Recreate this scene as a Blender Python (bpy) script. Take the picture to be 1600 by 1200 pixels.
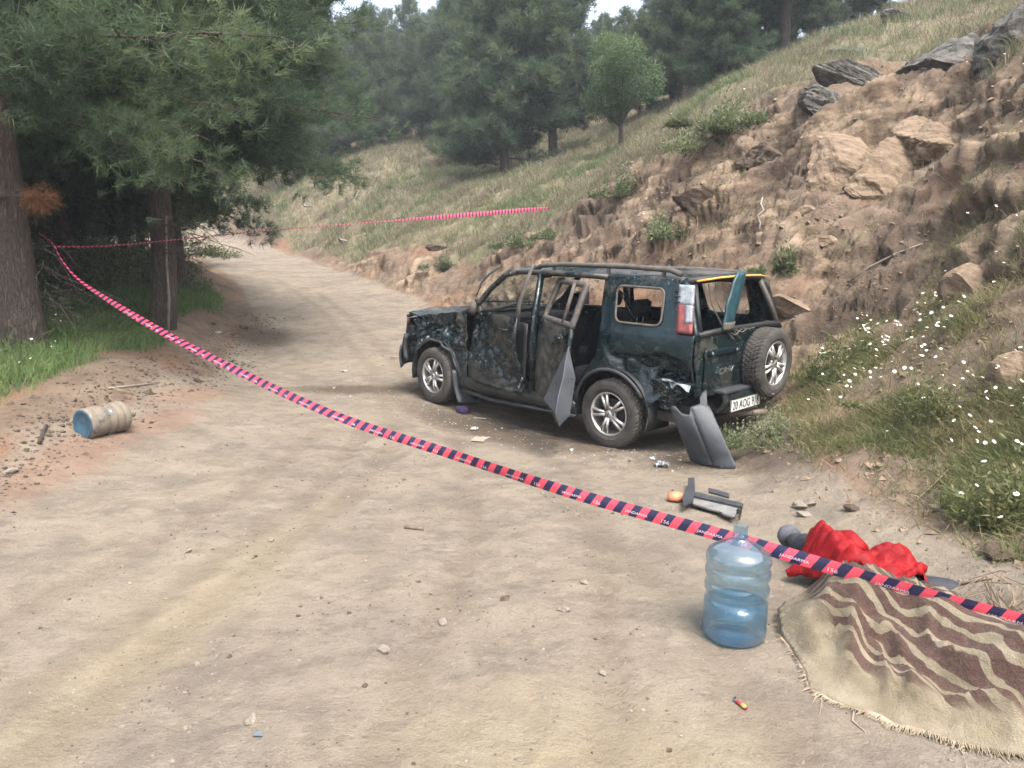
import bpy, bmesh, math, random
import numpy as np
from mathutils import Vector, Matrix
from mathutils.bvhtree import BVHTree
from mathutils.geometry import delaunay_2d_cdt

for o in list(bpy.data.objects):
    bpy.data.objects.remove(o)
SC = bpy.context.scene
COL = SC.collection
R = math.radians

# ------------------------------------------------------------------ camera
CAM_H, PITCH, FPX = 1.55, R(8.0), 1200.0          # focal length in pixels of a 1600 px wide frame
cam_d = bpy.data.cameras.new('camera')
cam = bpy.data.objects.new('camera', cam_d); COL.objects.link(cam)
cam_d.sensor_width = 36.0; cam_d.lens = 36.0 * FPX / 1600.0
cam_d.clip_start = 0.05; cam_d.clip_end = 2000
cam.location = (0, 0, CAM_H); cam.rotation_euler = (R(90) - PITCH, 0, 0)
SC.camera = cam

# ------------------------------------------------------------------ sky, sun, exposure
SUN_EL, SUN_AZ = R(60), R(152)                     # azimuth clockwise from +Y
w = bpy.data.worlds.new('World'); SC.world = w; w.use_nodes = True
nt = w.node_tree; nt.nodes.clear()
sky = nt.nodes.new('ShaderNodeTexSky'); sky.sky_type = 'NISHITA'; sky.sun_disc = False
sky.sun_elevation = SUN_EL; sky.sun_rotation = SUN_AZ
sky.air_density = 1.0; sky.dust_density = 6.0; sky.ozone_density = 0.6; sky.altitude = 300
bg = nt.nodes.new('ShaderNodeBackground'); bg.inputs['Strength'].default_value = 0.14
wo = nt.nodes.new('ShaderNodeOutputWorld')
hsv = nt.nodes.new('ShaderNodeHueSaturation'); hsv.inputs['Saturation'].default_value = 0.62
nt.links.new(sky.outputs[0], hsv.inputs['Color']); nt.links.new(hsv.outputs[0], bg.inputs['Color'])
nt.links.new(bg.outputs[0], wo.inputs['Surface'])
sun_d = bpy.data.lights.new('sun', 'SUN'); sun_d.energy = 1.2; sun_d.angle = R(24); sun_d.color = (1.0, 0.96, 0.92)
sun = bpy.data.objects.new('sun', sun_d); COL.objects.link(sun)
sdir = Vector((math.sin(SUN_AZ) * math.cos(SUN_EL), math.cos(SUN_AZ) * math.cos(SUN_EL), math.sin(SUN_EL)))
sun.rotation_euler = sdir.to_track_quat('Z', 'Y').to_euler(); sun.location = (0, 0, 30)
vs = SC.view_settings
vs.view_transform = 'Standard'; vs.look = 'None'; vs.gamma = 1.0; vs.use_curve_mapping = False
vs.exposure = 1.95
SC.cycles.use_denoising = True
SC.cycles.max_bounces = 6; SC.cycles.transparent_max_bounces = 10; SC.cycles.adaptive_threshold = 0.02
SC.cycles.volume_bounces = 0

# ------------------------------------------------------------------ small helpers
def tag(o, label=None, cat=None, group=None, kind=None):
    if label: o['label'] = label
    if cat: o['category'] = cat
    if group: o['group'] = group
    if kind: o['kind'] = kind
    return o

def mobj(name, verts, faces, m=None, parent=None, smooth=False, mats=None):
    me = bpy.data.meshes.new(name)
    if isinstance(verts, np.ndarray): verts = verts.tolist()
    if isinstance(faces, np.ndarray): faces = faces.tolist()
    me.from_pydata(verts, [], faces)
    if smooth: me.polygons.foreach_set('use_smooth', [True] * len(me.polygons))
    if m: me.materials.append(m)
    me.update()
    o = bpy.data.objects.new(name, me); COL.objects.link(o)
    if parent: o.parent = parent
    return o

def fast_tris(name, V, F, m, parent=None, smooth=False):
    """triangle mesh straight from numpy arrays"""
    me = bpy.data.meshes.new(name); n = len(F)
    me.vertices.add(len(V)); me.vertices.foreach_set('co', np.ascontiguousarray(V, np.float32).ravel())
    me.loops.add(n * 3); me.loops.foreach_set('vertex_index', np.ascontiguousarray(F, np.int32).ravel())
    me.polygons.add(n); me.polygons.foreach_set('loop_start', np.arange(0, n * 3, 3, dtype=np.int32))
    me.polygons.foreach_set('use_smooth', np.full(n, smooth))
    me.update(calc_edges=True)
    if m: me.materials.append(m)
    o = bpy.data.objects.new(name, me); COL.objects.link(o)
    if parent: o.parent = parent
    return o

def vattr(o, name, vals):
    a = o.data.attributes.new(name, 'FLOAT', 'POINT'); a.data.foreach_set('value', np.ascontiguousarray(vals, np.float32))

def empty(name, loc=(0, 0, 0), rz=0.0):
    o = bpy.data.objects.new(name, None); COL.objects.link(o); o.location = loc; o.rotation_euler = (0, 0, rz)
    o.empty_display_size = 0.1
    return o

def ss(a, b, x):
    t = np.clip((np.asarray(x, float) - a) / (b - a), 0, 1); return t * t * (3 - 2 * t)

# numpy gradient noise
_rs = np.random.RandomState(7)
_perm = np.concatenate([_rs.permutation(256)] * 3)
_g3 = _rs.normal(size=(256, 3)); _g3 /= np.linalg.norm(_g3, axis=1)[:, None]
def noise3(x, y, z):
    x, y, z = np.broadcast_arrays(np.asarray(x, float), np.asarray(y, float), np.asarray(z, float))
    xi, yi, zi = np.floor(x).astype(int), np.floor(y).astype(int), np.floor(z).astype(int)
    xf, yf, zf = x - xi, y - yi, z - zi
    xi &= 255; yi &= 255; zi &= 255
    u, v, w_ = [t * t * t * (t * (t * 6 - 15) + 10) for t in (xf, yf, zf)]
    def g(i, j, k):
        h = _perm[_perm[_perm[(xi + i) & 255] + ((yi + j) & 255)] + ((zi + k) & 255)]
        d = _g3[h]
        return d[..., 0] * (xf - i) + d[..., 1] * (yf - j) + d[..., 2] * (zf - k)
    l = lambda a, b, t: a + t * (b - a)
    return l(l(l(g(0,0,0), g(1,0,0), u), l(g(0,1,0), g(1,1,0), u), v),
             l(l(g(0,0,1), g(1,0,1), u), l(g(0,1,1), g(1,1,1), u), v), w_) * 1.5
def fbm(x, y, z=0.0, oct=4, gain=0.5):
    s, a = 0, 1.0
    for i in range(oct):
        s = s + a * noise3(np.asarray(x) * 2**i + 17.3*i, np.asarray(y) * 2**i + 5.1*i, np.asarray(z) * 2**i + 9.7*i); a *= gain
    return s
def ridged(x, y, z=0.0, oct=4):
    s, a = 0, 1.0
    for i in range(oct):
        s = s + a * (1 - 2 * np.abs(noise3(np.asarray(x) * 2**i + 3.3*i, np.asarray(y) * 2**i + 8.1*i, np.asarray(z) * 2**i + 2.7*i))); a *= 0.5
    return s * 0.5

def worley(x, y, z):
    """id noise of the nearest cell (0..1) and distance to its border, for blocky fractured rock"""
    p = np.stack([x, y, z], -1); b = np.floor(p).astype(int); f1 = np.full(len(p), 9.0); f2 = f1.copy(); cid = np.zeros(len(p))
    for i in (-1, 0, 1):
        for j in (-1, 0, 1):
            for k in (-1, 0, 1):
                c = b + [i, j, k]; h = _perm[_perm[_perm[c[:, 0] & 255] + (c[:, 1] & 255)] + (c[:, 2] & 255)]
                q = c + .5 + .42 * _g3[h] / np.abs(_g3[h]).max(1)[:, None]; d = np.sqrt(((p - q) ** 2).sum(1))
                m = d < f1; f2 = np.where(m, f1, np.minimum(f2, d)); f1 = np.where(m, d, f1); cid = np.where(m, h / 255.0, cid)
    return cid, f2 - f1

# ------------------------------------------------------------------ material helper
class N:
    def __init__(self, name):
        self.m = bpy.data.materials.new(name); self.m.use_nodes = True
        self.t = self.m.node_tree; self.t.nodes.clear()
        self.out = self.t.nodes.new('ShaderNodeOutputMaterial')
    def n(self, typ, ins=None, **kw):
        nd = self.t.nodes.new('ShaderNode' + typ)
        for k, v in kw.items(): setattr(nd, k, v)
        for k, v in (ins or {}).items():
            s = nd.inputs[k]
            if isinstance(v, bpy.types.NodeSocket): self.t.links.new(v, s)
            elif isinstance(v, (tuple, list)) and s.type == 'RGBA' and len(v) == 3: s.default_value = (*v, 1)
            else: s.default_value = v
        return nd
    def co(self, scale=(1, 1, 1), rot=(0, 0, 0), src='Object'):
        tc = self.n('TexCoord')
        return self.n('Mapping', {'Vector': tc.outputs[src], 'Scale': scale, 'Rotation': rot}).outputs[0]
    def noise(self, vec, scale, detail=4, rough=0.55, dist=0.0):
        return self.n('TexNoise', {'Vector': vec, 'Scale': scale, 'Detail': detail, 'Roughness': rough, 'Distortion': dist}).outputs['Fac']
    def vor(self, vec, scale, feat='F1', rnd=1.0):
        return self.n('TexVoronoi', {'Vector': vec, 'Scale': scale, 'Randomness': rnd}, feature=feat)
    def ramp(self, fac, stops, interp='LINEAR'):
        r = self.n('ValToRGB', {'Fac': fac}); cr = r.color_ramp; cr.interpolation = interp
        while len(cr.elements) > len(stops): cr.elements.remove(cr.elements[-1])
        while len(cr.elements) < len(stops): cr.elements.new(1.0)
        for e, (p, c) in zip(cr.elements, stops):
            e.position = p; e.color = (*c, 1) if isinstance(c, (tuple, list)) else (c, c, c, 1)
        return r.outputs[0]
    def mix(self, fac, a, b, blend='MIX'):
        nd = self.n('Mix', None, data_type='RGBA', blend_type=blend)
        for i, v in ((0, fac), (6, a), (7, b)):
            if isinstance(v, bpy.types.NodeSocket): self.t.links.new(v, nd.inputs[i])
            elif isinstance(v, (tuple, list)): nd.inputs[i].default_value = (*v[:3], 1)
            else: nd.inputs[i].default_value = v
        return nd.outputs[2]
    def math(self, op, a, b=0.0, clamp=False):
        nd = self.n('Math', None, operation=op, use_clamp=clamp)
        for i, v in ((0, a), (1, b)):
            if isinstance(v, bpy.types.NodeSocket): self.t.links.new(v, nd.inputs[i])
            else: nd.inputs[i].default_value = v
        return nd.outputs[0]
    def attr(self, name): return self.n('Attribute', None, attribute_name=name)
    def bump(self, h, strength=0.5, dist=0.02, normal=None):
        i = {'Height': h, 'Strength': strength, 'Distance': dist}
        if normal is not None: i['Normal'] = normal
        return self.n('Bump', i).outputs[0]
    def bsdf(self, col, rough=0.8, normal=None, **kw):
        i = {'Base Color': col, 'Roughness': rough}
        if normal is not None: i['Normal'] = normal
        i.update(kw)
        b = self.n('BsdfPrincipled', i); self.t.links.new(b.outputs[0], self.out.inputs['Surface']); return b

_simple = {}
def flat(name, col, rough=0.7, metal=0.0, var=0.25, scale=12.0, bump=0.15, **kw):
    """a plain material with a little wear and grain"""
    if name in _simple: return _simple[name]
    n = N(name); v = n.co()
    f = n.noise(v, scale, 5, 0.6)
    c = n.mix(n.math('MULTIPLY', n.math('SUBTRACT', f, 0.3), 2.0, True), tuple(x * (1 - var) for x in col), tuple(min(1, x * (1 + var)) for x in col))
    n.bsdf(c, rough, n.bump(n.noise(v, scale * 6, 3), bump, 0.004), Metallic=metal, **kw)
    _simple[name] = n.m; return n.m
# ================================================================== the lie of the land
def px2w(px, py, z):
    """photo pixel at camera depth z -> world point"""
    x, y = (px - 800) / FPX * z, (py - 600) / FPX * z
    return (x, z * math.cos(PITCH) - y * math.sin(PITCH), CAM_H - z * math.sin(PITCH) - y * math.cos(PITCH))

EDGE_R = [(2.45,-4),(2.45,3.4),(2.3,5),(2.35,6.4),(2.75,8.2),(1.7,10.2),(.6,11.8),(-.8,15),(-2.5,19),(-6,26),(-10.5,35.5),(-16,44),(-26,52),(-60,70)]
EDGE_L = [(-4.2,-4),(-3.75,5.3),(-3.95,8),(-3.9,9.8),(-4.5,12.5),(-5.0,15.5),(-7.4,21),(-13,32.5),(-19,40),(-30,47),(-64,64)]
CTRL = [(-1,-3,0),(2,-3,.0),(-4,-3,.1),(0,0,0),(-3,1,.05),(1.6,1,0),(0,2.2,0),(1,3.3,0),(-1.5,2.5,0),(1.9,2.4,0),(-1.7,4,.03),(0,5,-.01),(1.4,5.4,-.02),(2.0,4.2,.0),
 (.94,7.18,-.07),(2.08,8.3,-.03),(-.89,9.04,.055),(.25,10.16,.10),(-2.6,10.2,.2),(-2,7,.06),(.2,6.6,-.05),(1.9,6.2,-.03),
 (-3.57,6.38,.16),(-3.6,5.36,.12),(-3.4,3.5,.1),(-5,7.43,.5),(-4.9,9.0,.70),(-4.4,11.0,.56),(-3.84,9.75,.26),(-5.4,8.5,.68),(-5.3,11.5,.78),(-6.1,14,1.15),(-7.2,14,1.16),(-5.2,13.1,.98),
 (-5.6,4.5,.5),(-6,2,.5),(-9,6,.8),(-10,11,1.0),(-12,17,1.4),(-9,22,1.9),(-16,28,2.6),(-22,12,1.2),(-30,30,3.0),(-14,0,.9),
 (-4.85,15.5,.70),(-2.5,19,1.05),(-.8,15,.6),(-3,14.5,.55),(-5.2,20,1.25),(-7.7,22.3,1.45),(-5.6,26,1.75),(-8,29,2.05),(-10.4,35.5,2.5),(-13.5,33.5,2.4),(-18,42,3.2),
 # cut bank on the right
 (3.1,4.0,.42),(3.3,4.9,.5),(4.0,6.05,1.46),(5.07,7.9,3.0),(5.0,5,2.2),(4.6,3,1.8),(5,0,2),(4,-3,1.2),(7,11,4.77),(8,4,4.6),(9,0,4.8),
 (3.0,7.3,.5),(3.5,7,.87),(4.5,7.8,1.75),(4.3,8.7,1.77),(3.83,9.3,1.79),(3.27,9.9,1.8),(4.29,10.6,2.67),(5.25,10.8,3.12),(5.83,10.4,3.46),(5.04,11.44,3.93),(3.0,12.3,2.85),(4.17,13,3.94),(7.6,14.5,4.9),(8.6,15.3,6.0),(10,21,8.2),(14,14,7.2),(15,6,7.2),(20,12,9),(14,28,10.6),
 (2.3,9.2,.2),(1.75,10.5,.3),(1.6,11.6,1.0),(2.33,14.3,2.73),(4.26,16.1,5.15),(2.7,20.4,4.5),(2.1,17.5,3.7),(.6,17,2.3),(0,20.5,2.9),(-2.2,27,4.2),(0,30.8,5.3),(1.9,30.5,5.6),(-7.6,39.8,7.0),(-10.4,37.5,4.6),(-5.5,31.5,4.3),(-4,24.5,2.6),
 (5,24,6.4),(8,30,9),(3,40,8.6),(-4,50,10.5),(-14,52,9.5),(12,45,13),(20,35,14),(25,20,12),(-25,55,9),(-40,50,6),(-10,70,15),(15,70,19),(40,60,20),(45,10,15),(-60,20,3),(-60,70,9),(60,90,26),(-20,100,20),(-80,110,16),(20,-3,9)]
_C = np.array(CTRL, float)
def _U(d2): return np.where(d2 > 0, d2 * np.log(np.maximum(d2, 1e-12)), 0) * 0.5
def _fit():
    P = _C[:, :2]; n = len(P)
    K = _U(((P[:, None] - P[None]) ** 2).sum(-1)) + np.eye(n) * 0.02
    A = np.zeros((n + 3, n + 3)); A[:n, :n] = K; A[:n, n] = 1; A[:n, n+1:] = P; A[n, :n] = 1; A[n+1:, :n] = P.T
    return np.linalg.solve(A, np.concatenate([_C[:, 2], np.zeros(3)]))
_W = _fit()
def base_h(x, y):
    x = np.asarray(x, float); y = np.asarray(y, float); n = len(_C)
    out = _W[n] + _W[n+1] * x + _W[n+2] * y
    for i in range(n): out = out + _W[i] * _U((x - _C[i, 0]) ** 2 + (y - _C[i, 1]) ** 2)
    return out

def sdist(x, y, line):
    """signed distance to a polyline (positive on its right hand side going up the road)"""
    best = np.full(np.shape(x), 1e9); sg = np.zeros(np.shape(x))
    for (ax, ay), (bx, by) in zip(line[:-1], line[1:]):
        dx, dy = bx - ax, by - ay; L2 = dx * dx + dy * dy
        t = np.clip(((x - ax) * dx + (y - ay) * dy) / L2, 0, 1)
        qx, qy = x - (ax + t * dx), y - (ay + t * dy); d = qx * qx + qy * qy
        c = qx * dy - qy * dx
        m = d < best; best = np.where(m, d, best); sg = np.where(m, np.sign(c), sg)
    return np.sqrt(best) * sg

def axis(lo, hi, a, b, step, grow):
    xs = list(np.arange(a, b, step)); s = step; x = b
    while x < hi: xs.append(x); s *= grow; x += s
    s = step; x = a - step
    while x > lo: xs.insert(0, x); s *= grow; x -= s
    return np.array(xs)
GX = axis(-90, 90, -5.2, 6.0, 0.045, 1.03); GY = axis(-7, 130, 1.4, 11.0, 0.042, 1.0145)
XX, YY = np.meshgrid(GX, GY)
dR = sdist(XX, YY, EDGE_R)            # > 0 : up the cut bank
dL = -sdist(XX, YY, EDGE_L)           # > 0 : left of the road
ZZ = base_h(XX, YY)
_rp = np.interp(YY, [9, 10.2, 12, 14, 16, 18, 20, 23, 26, 30, 34, 40, 50], [.03, .12, .30, .49, .69, .91, 1.13, 1.46, 1.77, 2.14, 2.5, 3.05, 4.0])
_rw = (1 - ss(-.3, .9, dR)) * (1 - ss(-.3, .9, dL)) * ss(9.3, 11.3, YY) * (1 - ss(40, 48, YY))
ZZ = ZZ * (1 - _rw) + (_rp + .06 * np.exp(-np.abs(dL) / 1.0)) * _rw
wob = fbm(XX * .45, YY * .45, 3.0, 3)
scarp_w = np.interp(YY, [-5, 3, 6, 9, 13, 16, 19, 24, 30], [4.0, 4.0, 4.8, 5.2, 4.6, 3.2, 1.6, .7, .4]) * (1 + .28 * wob)
bare = ss(-.15, .3, dR) * (1 - ss(-.25, .35, dR - scarp_w))
onroad = (1 - ss(-.25, .25, dR + .15 * wob)) * (1 - ss(-.35, .3, dL + .25 * wob))
left = ss(.65, 1.35, dL + .3 * wob)
hill = ss(-.2, .4, dR - scarp_w)
near = 1 - ss(14, 30, YY)
# brow of the scarp
ZZ = ZZ + .35 * ss(-.5, .25, dR - scarp_w) * ss(-.1, .5, dR) * np.exp(-np.maximum(dR - scarp_w, 0) / 2.5) * (1 - ss(13, 19, YY))
# lumps everywhere, ruts and prints on the road
ZZ = ZZ + (.10 * hill + .05 * left + .012) * fbm(XX * .9, YY * .9, 1.0, 4) * np.clip(.3 + YY / 12, .3, 2)
ZZ = ZZ + onroad * (.012 * fbm(XX * 3.1, YY * 3.1, 5.0, 4) + .006 * ridged(XX * 7, YY * 7, 2.0, 3) * ss(-.2, .5, fbm(XX*.8, YY*.8, 8., 2)))
rut = np.zeros_like(XX)
TRACKS = [[(-2.6,1.0),(-2.2,3.5),(-1.9,5.5),(-1.9,7.5)], [(1.0,1.2),(.95,2.6),(.6,4.4),(.1,6.0)], [(-1.75,1.0),(-1.45,3.2),(-1.15,5.2),(-1.1,7.2),(-2.0,11),(-4.2,17),(-7,23)], [(-2.05,1.2),(-1.72,3.2),(-1.4,5.4),(-1.5,7.6)], [(.2,1),(.5,4),(.55,6),(-.2,8.0),(-1.2,9.6),(-2.6,14),(-5,20)], [(-.6,.8),(-.2,4.5),(-.6,7.6),(-2,10.5)]]
for tr in TRACKS:
    d = np.abs(sdist(XX, YY, tr)); rut = np.maximum(rut, np.exp(-(d / .10) ** 2))
ZZ = ZZ - rut * onroad * (.016 + .007 * np.sin(YY * 70)) * np.clip(.6 + .9 * fbm(XX * .9, YY * .5, 70., 2), 0, 1.2) * (1 - ss(9, 14, YY))
# ridge of loose sand pushed up along the wheels and along the left verge
ZZ = ZZ + .11 * np.exp(-((dL - .35 - .2 * wob) / .35) ** 2) * (1 - ss(9, 13, YY)) + .05 * np.exp(-((dR + .12 + .2 * wob) / .25) ** 2) * near
ZZ = ZZ + .07 * np.exp(-(((XX - .62) / .30) ** 2 + ((YY - 6.95) / .16) ** 2)) + .04 * np.exp(-(((XX - 1.1) / .35) ** 2 + ((YY - 6.75) / .2) ** 2))
V = np.stack([XX, YY, ZZ], -1)
# rock strata and clods of the cut: push along the surface normal
gx = np.gradient(ZZ, axis=1) / np.gradient(XX, axis=1); gy = np.gradient(ZZ, axis=0) / np.gradient(YY, axis=0)
Nn = np.stack([-gx, -gy, np.ones_like(ZZ)], -1); Nn /= np.linalg.norm(Nn, axis=-1)[..., None]
sx, sy, sz = XX * .8 + YY * .35, YY * .8, ZZ * 2.0 - XX * 1.0 + YY * .35
lay = ridged(sx * .55, sy * .55, sz * 1.5, 4)
chunk = fbm(XX * 1.6, YY * 1.6, ZZ * 1.6 + 4, 4)
step_ = np.abs(((sz * 1.1 + .6 * fbm(XX * .7, YY * .7, ZZ * .7, 2)) % 1.0) - .5) * 2
weed = np.exp(-((dR - .9) / .9) ** 2) * ss(3.0, 4.0, YY) * (1 - ss(7.3, 8.6, YY))       # softer, overgrown toe
amp = bare * (1 - .75 * weed)
sel = np.flatnonzero((bare > .02).ravel()); cellA = np.full(XX.size, .5); crk = np.ones(XX.size); blk = np.zeros(XX.size)
_x, _y, _z = XX.ravel()[sel], YY.ravel()[sel], ZZ.ravel()[sel]; _wv = .25 * fbm(_x * 1.3, _y * 1.3, _z * 1.3, 3)
_s1 = (_x * 1.5 + _wv, _y * 1.5 + _wv, (_z - .45 * _x + .2 * _y) * 3.4 + _wv); c1, e1 = worley(*_s1); c2, e2 = worley(*[q * 2.7 + 5.3 for q in _s1])
blk[sel] = .17 * (c1 - .5) + .09 * (c2 - .5) - .05 * (1 - ss(0, .12, e1)) - .02 * (1 - ss(0, .15, e2)); cellA[sel] = .6 * c1 + .4 * c2
blk = blk.reshape(XX.shape); cellA = cellA.reshape(XX.shape)
rocky = ss(-.15, .30, fbm(XX * .5, YY * .5, ZZ * .5 + 20, 3) + .25 * ss(.8, 2.0, dR))
disp = amp * (.12 * lay + .10 * chunk + .13 * step_ - .13 + rocky * blk) + (.05 * hill + .03 * left) * chunk
disp = disp + amp * (.05 * ridged(XX * 3.2, YY * 3.2, ZZ * 4, 4) + .04 * np.abs(fbm(XX * 7, YY * 7, ZZ * 7, 3)))
V = V + Nn * disp[..., None]
ny, nx = XX.shape
VF = V.reshape(-1, 3)
idx = np.arange(ny * nx).reshape(ny, nx)
Q = np.stack([idx[:-1, :-1], idx[:-1, 1:], idx[1:, 1:], idx[1:, :-1]], -1).reshape(-1, 4)
T0 = np.concatenate([Q[:, [0, 1, 2]], Q[:, [0, 2, 3]]])
BVH = BVHTree.FromPolygons(VF.tolist(), T0.tolist())
CAMP = Vector((0, 0, CAM_H))
def gp(px, py):
    """where the sight line through a photo pixel meets the ground"""
    d = Vector(px2w(px, py, 1.0)) - CAMP
    h = BVH.ray_cast(CAMP, d.normalized()); return h[0]
def gn(x, y):
    h = BVH.ray_cast(Vector((x, y, 200)), Vector((0, 0, -1))); return (h[0], h[1]) if h[0] else (Vector((x, y, 0)), Vector((0, 0, 1)))
def gz(x, y): return gn(x, y)[0].z

# ------------------------------------------------------------------ ground materials
def ground_mat():
    n = N('dirt_ground'); v = n.co()
    big = n.noise(v, .7, 4); mid = n.noise(v, 3.2, 6, .6); fine = n.noise(v, 24, 6, .7); grit = n.noise(v, 110, 3, .6)
    road = n.ramp(mid, [(.25, (0.165, 0.136, 0.106)), (.5, (0.216, 0.183, 0.142)), (.75, (0.256, 0.219, 0.173))])
    road = n.mix(n.math('MULTIPLY', n.ramp(n.noise(v, 5.5, 6, .72), [(.50, 0.), (.60, 1.)]), .7), road, (0.142, 0.118, 0.093))
    road = n.mix(n.ramp(big, [(.4, 0.), (.62, 1.)]), road, n.mix(.5, road, (0.258, 0.219, 0.159)))
    road = n.mix(n.math('MULTIPLY', n.ramp(n.noise(v, 1.3, 6, .7), [(.50, 0.), (.62, 1.)]), .8), road, (0.153, 0.129, 0.104))
    road = n.mix(n.math('MULTIPLY', n.ramp(fine, [(.56, 0.), (.70, 1.)]), .42), road, (0.128, 0.103, 0.077))
    road = n.mix(n.math('MULTIPLY', n.ramp(n.noise(v, 60, 4, .7), [(.60, 0.), (.70, 1.)]), .6), road, (0.110, 0.086, 0.063))
    road = n.mix(n.math('MULTIPLY', n.ramp(n.noise(v, 75, 3, .6), [(.66, 0.), (.72, 1.)]), .6), road, (0.339, 0.305, 0.259))
    # loose soil of the verge, reddish in places, and of the cut
    soil = n.ramp(mid, [(.25, (0.102, 0.074, 0.054)), (.5, (0.163, 0.123, 0.089)), (.75, (0.224, 0.175, 0.129))])
    soil = n.mix(n.math('MULTIPLY', n.ramp(n.noise(v, .9, 3), [(.48, 0.), (.62, 1.)]), .6), soil, (0.200, 0.111, 0.067))
    strat = n.noise(n.co((1.2, 1.2, 5.0), (0.35, 0.6, 0.2)), 1.3, 8, .68)
    rock = n.ramp(strat, [(.28, (0.081, 0.060, 0.044)), (.43, (0.159, 0.116, 0.082)), (.55, (0.237, 0.179, 0.123)), (.72, (0.306, 0.241, 0.174))])
    rock = n.mix(n.math('MULTIPLY', n.ramp(n.noise(v, .55, 3), [(.50, 0.), (.60, 1.)]), .85), rock, (0.109, 0.081, 0.062))
    rock = n.mix(n.math('MULTIPLY', n.ramp(n.noise(v, 14, 5, .7), [(.55, 0.), (.68, 1.)]), .4), rock, (0.068, 0.049, 0.037))
    cl = n.n('MapRange', {'Value': n.attr('cell').outputs['Fac'], 'From Min': .15, 'From Max': .85, 'To Min': .55, 'To Max': 1.2}).outputs[0]
    rock = n.mix(n.attr('rocky').outputs['Fac'], soil, n.mix(1.0, rock, n.n('CombineXYZ', {'X': cl, 'Y': cl, 'Z': cl}).outputs[0], 'MULTIPLY'))
    turf = n.ramp(mid, [(.3, (0.082, 0.073, 0.045)), (.5, (0.146, 0.125, 0.079)), (.7, (0.205, 0.177, 0.119))])
    turf = n.mix(n.ramp(n.noise(v, .25, 4), [(.5, 0.), (.64, .55)]), turf, (0.090, 0.099, 0.053))
    litter = n.ramp(mid, [(.3, (0.051, 0.042, 0.030)), (.6, (0.102, 0.080, 0.056))])
    a = lambda s: n.attr(s).outputs['Fac']
    wobf = n.math('MULTIPLY', n.math('SUBTRACT', fine, .5), .9)
    th = lambda s: n.ramp(n.math('ADD', a(s), wobf), [(.35, 0.), (.65, 1.)])
    c = n.mix(th('left'), soil, litter)
    c = n.mix(th('hill'), c, turf)
    c = n.mix(th('bare'), c, rock)
    c = n.mix(th('onroad'), c, road)
    c = n.mix(n.math('MULTIPLY', n.ramp(n.math('ADD', a('damp_shade'), wobf), [(.3, 0.), (.8, 1.)]), .85), c, (0.078, 0.060, 0.044))
    c = n.mix(n.math('MULTIPLY', n.ramp(n.math('ADD', a('red'), wobf), [(.3, 0.), (.8, 1.)]), .38), c, (0.219, 0.108, 0.068))
    c = n.mix(n.math('MULTIPLY', n.ramp(n.math('ADD', a('ochre'), wobf), [(.3, 0.), (.9, 1.)]), .3), c, (0.298, 0.243, 0.144))
    c = n.mix(n.math('MULTIPLY', n.ramp(n.math('ADD', a('rut'), wobf), [(.25, 0.), (.8, 1.)]), .30), c, (.135, .105, .076))
    dents = n.vor(v, 9, 'SMOOTH_F1').outputs['Distance']; dmask = n.ramp(n.noise(v, 1.7, 3), [(.45, 0.), (.6, 1.)])
    fine = n.math('ADD', fine, n.math('MULTIPLY', n.math('MULTIPLY', dents, dmask), 1.4))
    h = n.math('ADD', n.math('MULTIPLY', fine, 1.0), n.math('ADD', n.math('MULTIPLY', grit, .35), n.math('MULTIPLY', mid, .8)))
    n.bsdf(c, .95, n.bump(h, .8, .04), **{'Specular IOR Level': .15})
    return n.m
MG = ground_mat()
def spot(list_):
    s = np.zeros_like(XX)
    for (x, y, rx, ry, ang) in list_:
        c_, s_ = math.cos(ang), math.sin(ang); u, v_ = (XX - x) * c_ + (YY - y) * s_, -(XX - x) * s_ + (YY - y) * c_
        s = np.maximum(s, np.exp(-((u / rx) ** 2 + (v_ / ry) ** 2)))
    return s
damp_shade = spot([(-.2, 7.9, 1.7, .45, 2.36), (-1.9, 9.6, 1.1, .35, .1), (.8, 6.9, .5, .16, .2), (-4.3, 13.4, .6, 1.3, .3), (1.7, 6.6, .8, .4, 0.3), (2.2, 6.2, .5, .6, 0)])  # damp soil patches, plus shade under and beside the car painted into the ground
red = spot([(-3.45, 5.9, .35, 1.6, .05), (-3.5, 8.3, .35, .8, -.2), (-3.3, 7.2, .3, .7, -.1)])
ochre = spot([(-1.5, 3.2, .28, 2.3, -.12), (.3, 2.1, 1.0, .8, 0)])
core = (dR > .0).reshape(-1), (dL > .0).reshape(-1)
qc = Q[:, 0]
right_q = core[0][qc]; left_q = core[1][qc] & ~right_q
me_all = bpy.data.meshes.new('tmp')
gradn = np.cross(np.gradient(V, axis=1), np.gradient(V, axis=0)); gradn /= np.linalg.norm(gradn, axis=-1)[..., None]
NF = gradn.reshape(-1, 3)
GROUND = {}
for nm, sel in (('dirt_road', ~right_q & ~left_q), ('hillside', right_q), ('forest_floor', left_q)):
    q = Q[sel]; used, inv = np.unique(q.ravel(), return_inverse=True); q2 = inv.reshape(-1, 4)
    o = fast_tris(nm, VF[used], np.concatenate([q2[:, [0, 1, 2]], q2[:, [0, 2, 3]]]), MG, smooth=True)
    for an, arr in (('left', left), ('hill', hill), ('bare', bare), ('onroad', onroad), ('damp_shade', damp_shade), ('red', red), ('ochre', ochre), ('rut', rut * onroad), ('cell', cellA), ('rocky', rocky)):
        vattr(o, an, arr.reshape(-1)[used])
    o.data.normals_split_custom_set_from_vertices(NF[used].tolist())
    tag(o, kind='structure'); GROUND[nm] = o
bpy.data.meshes.remove(me_all)
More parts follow.
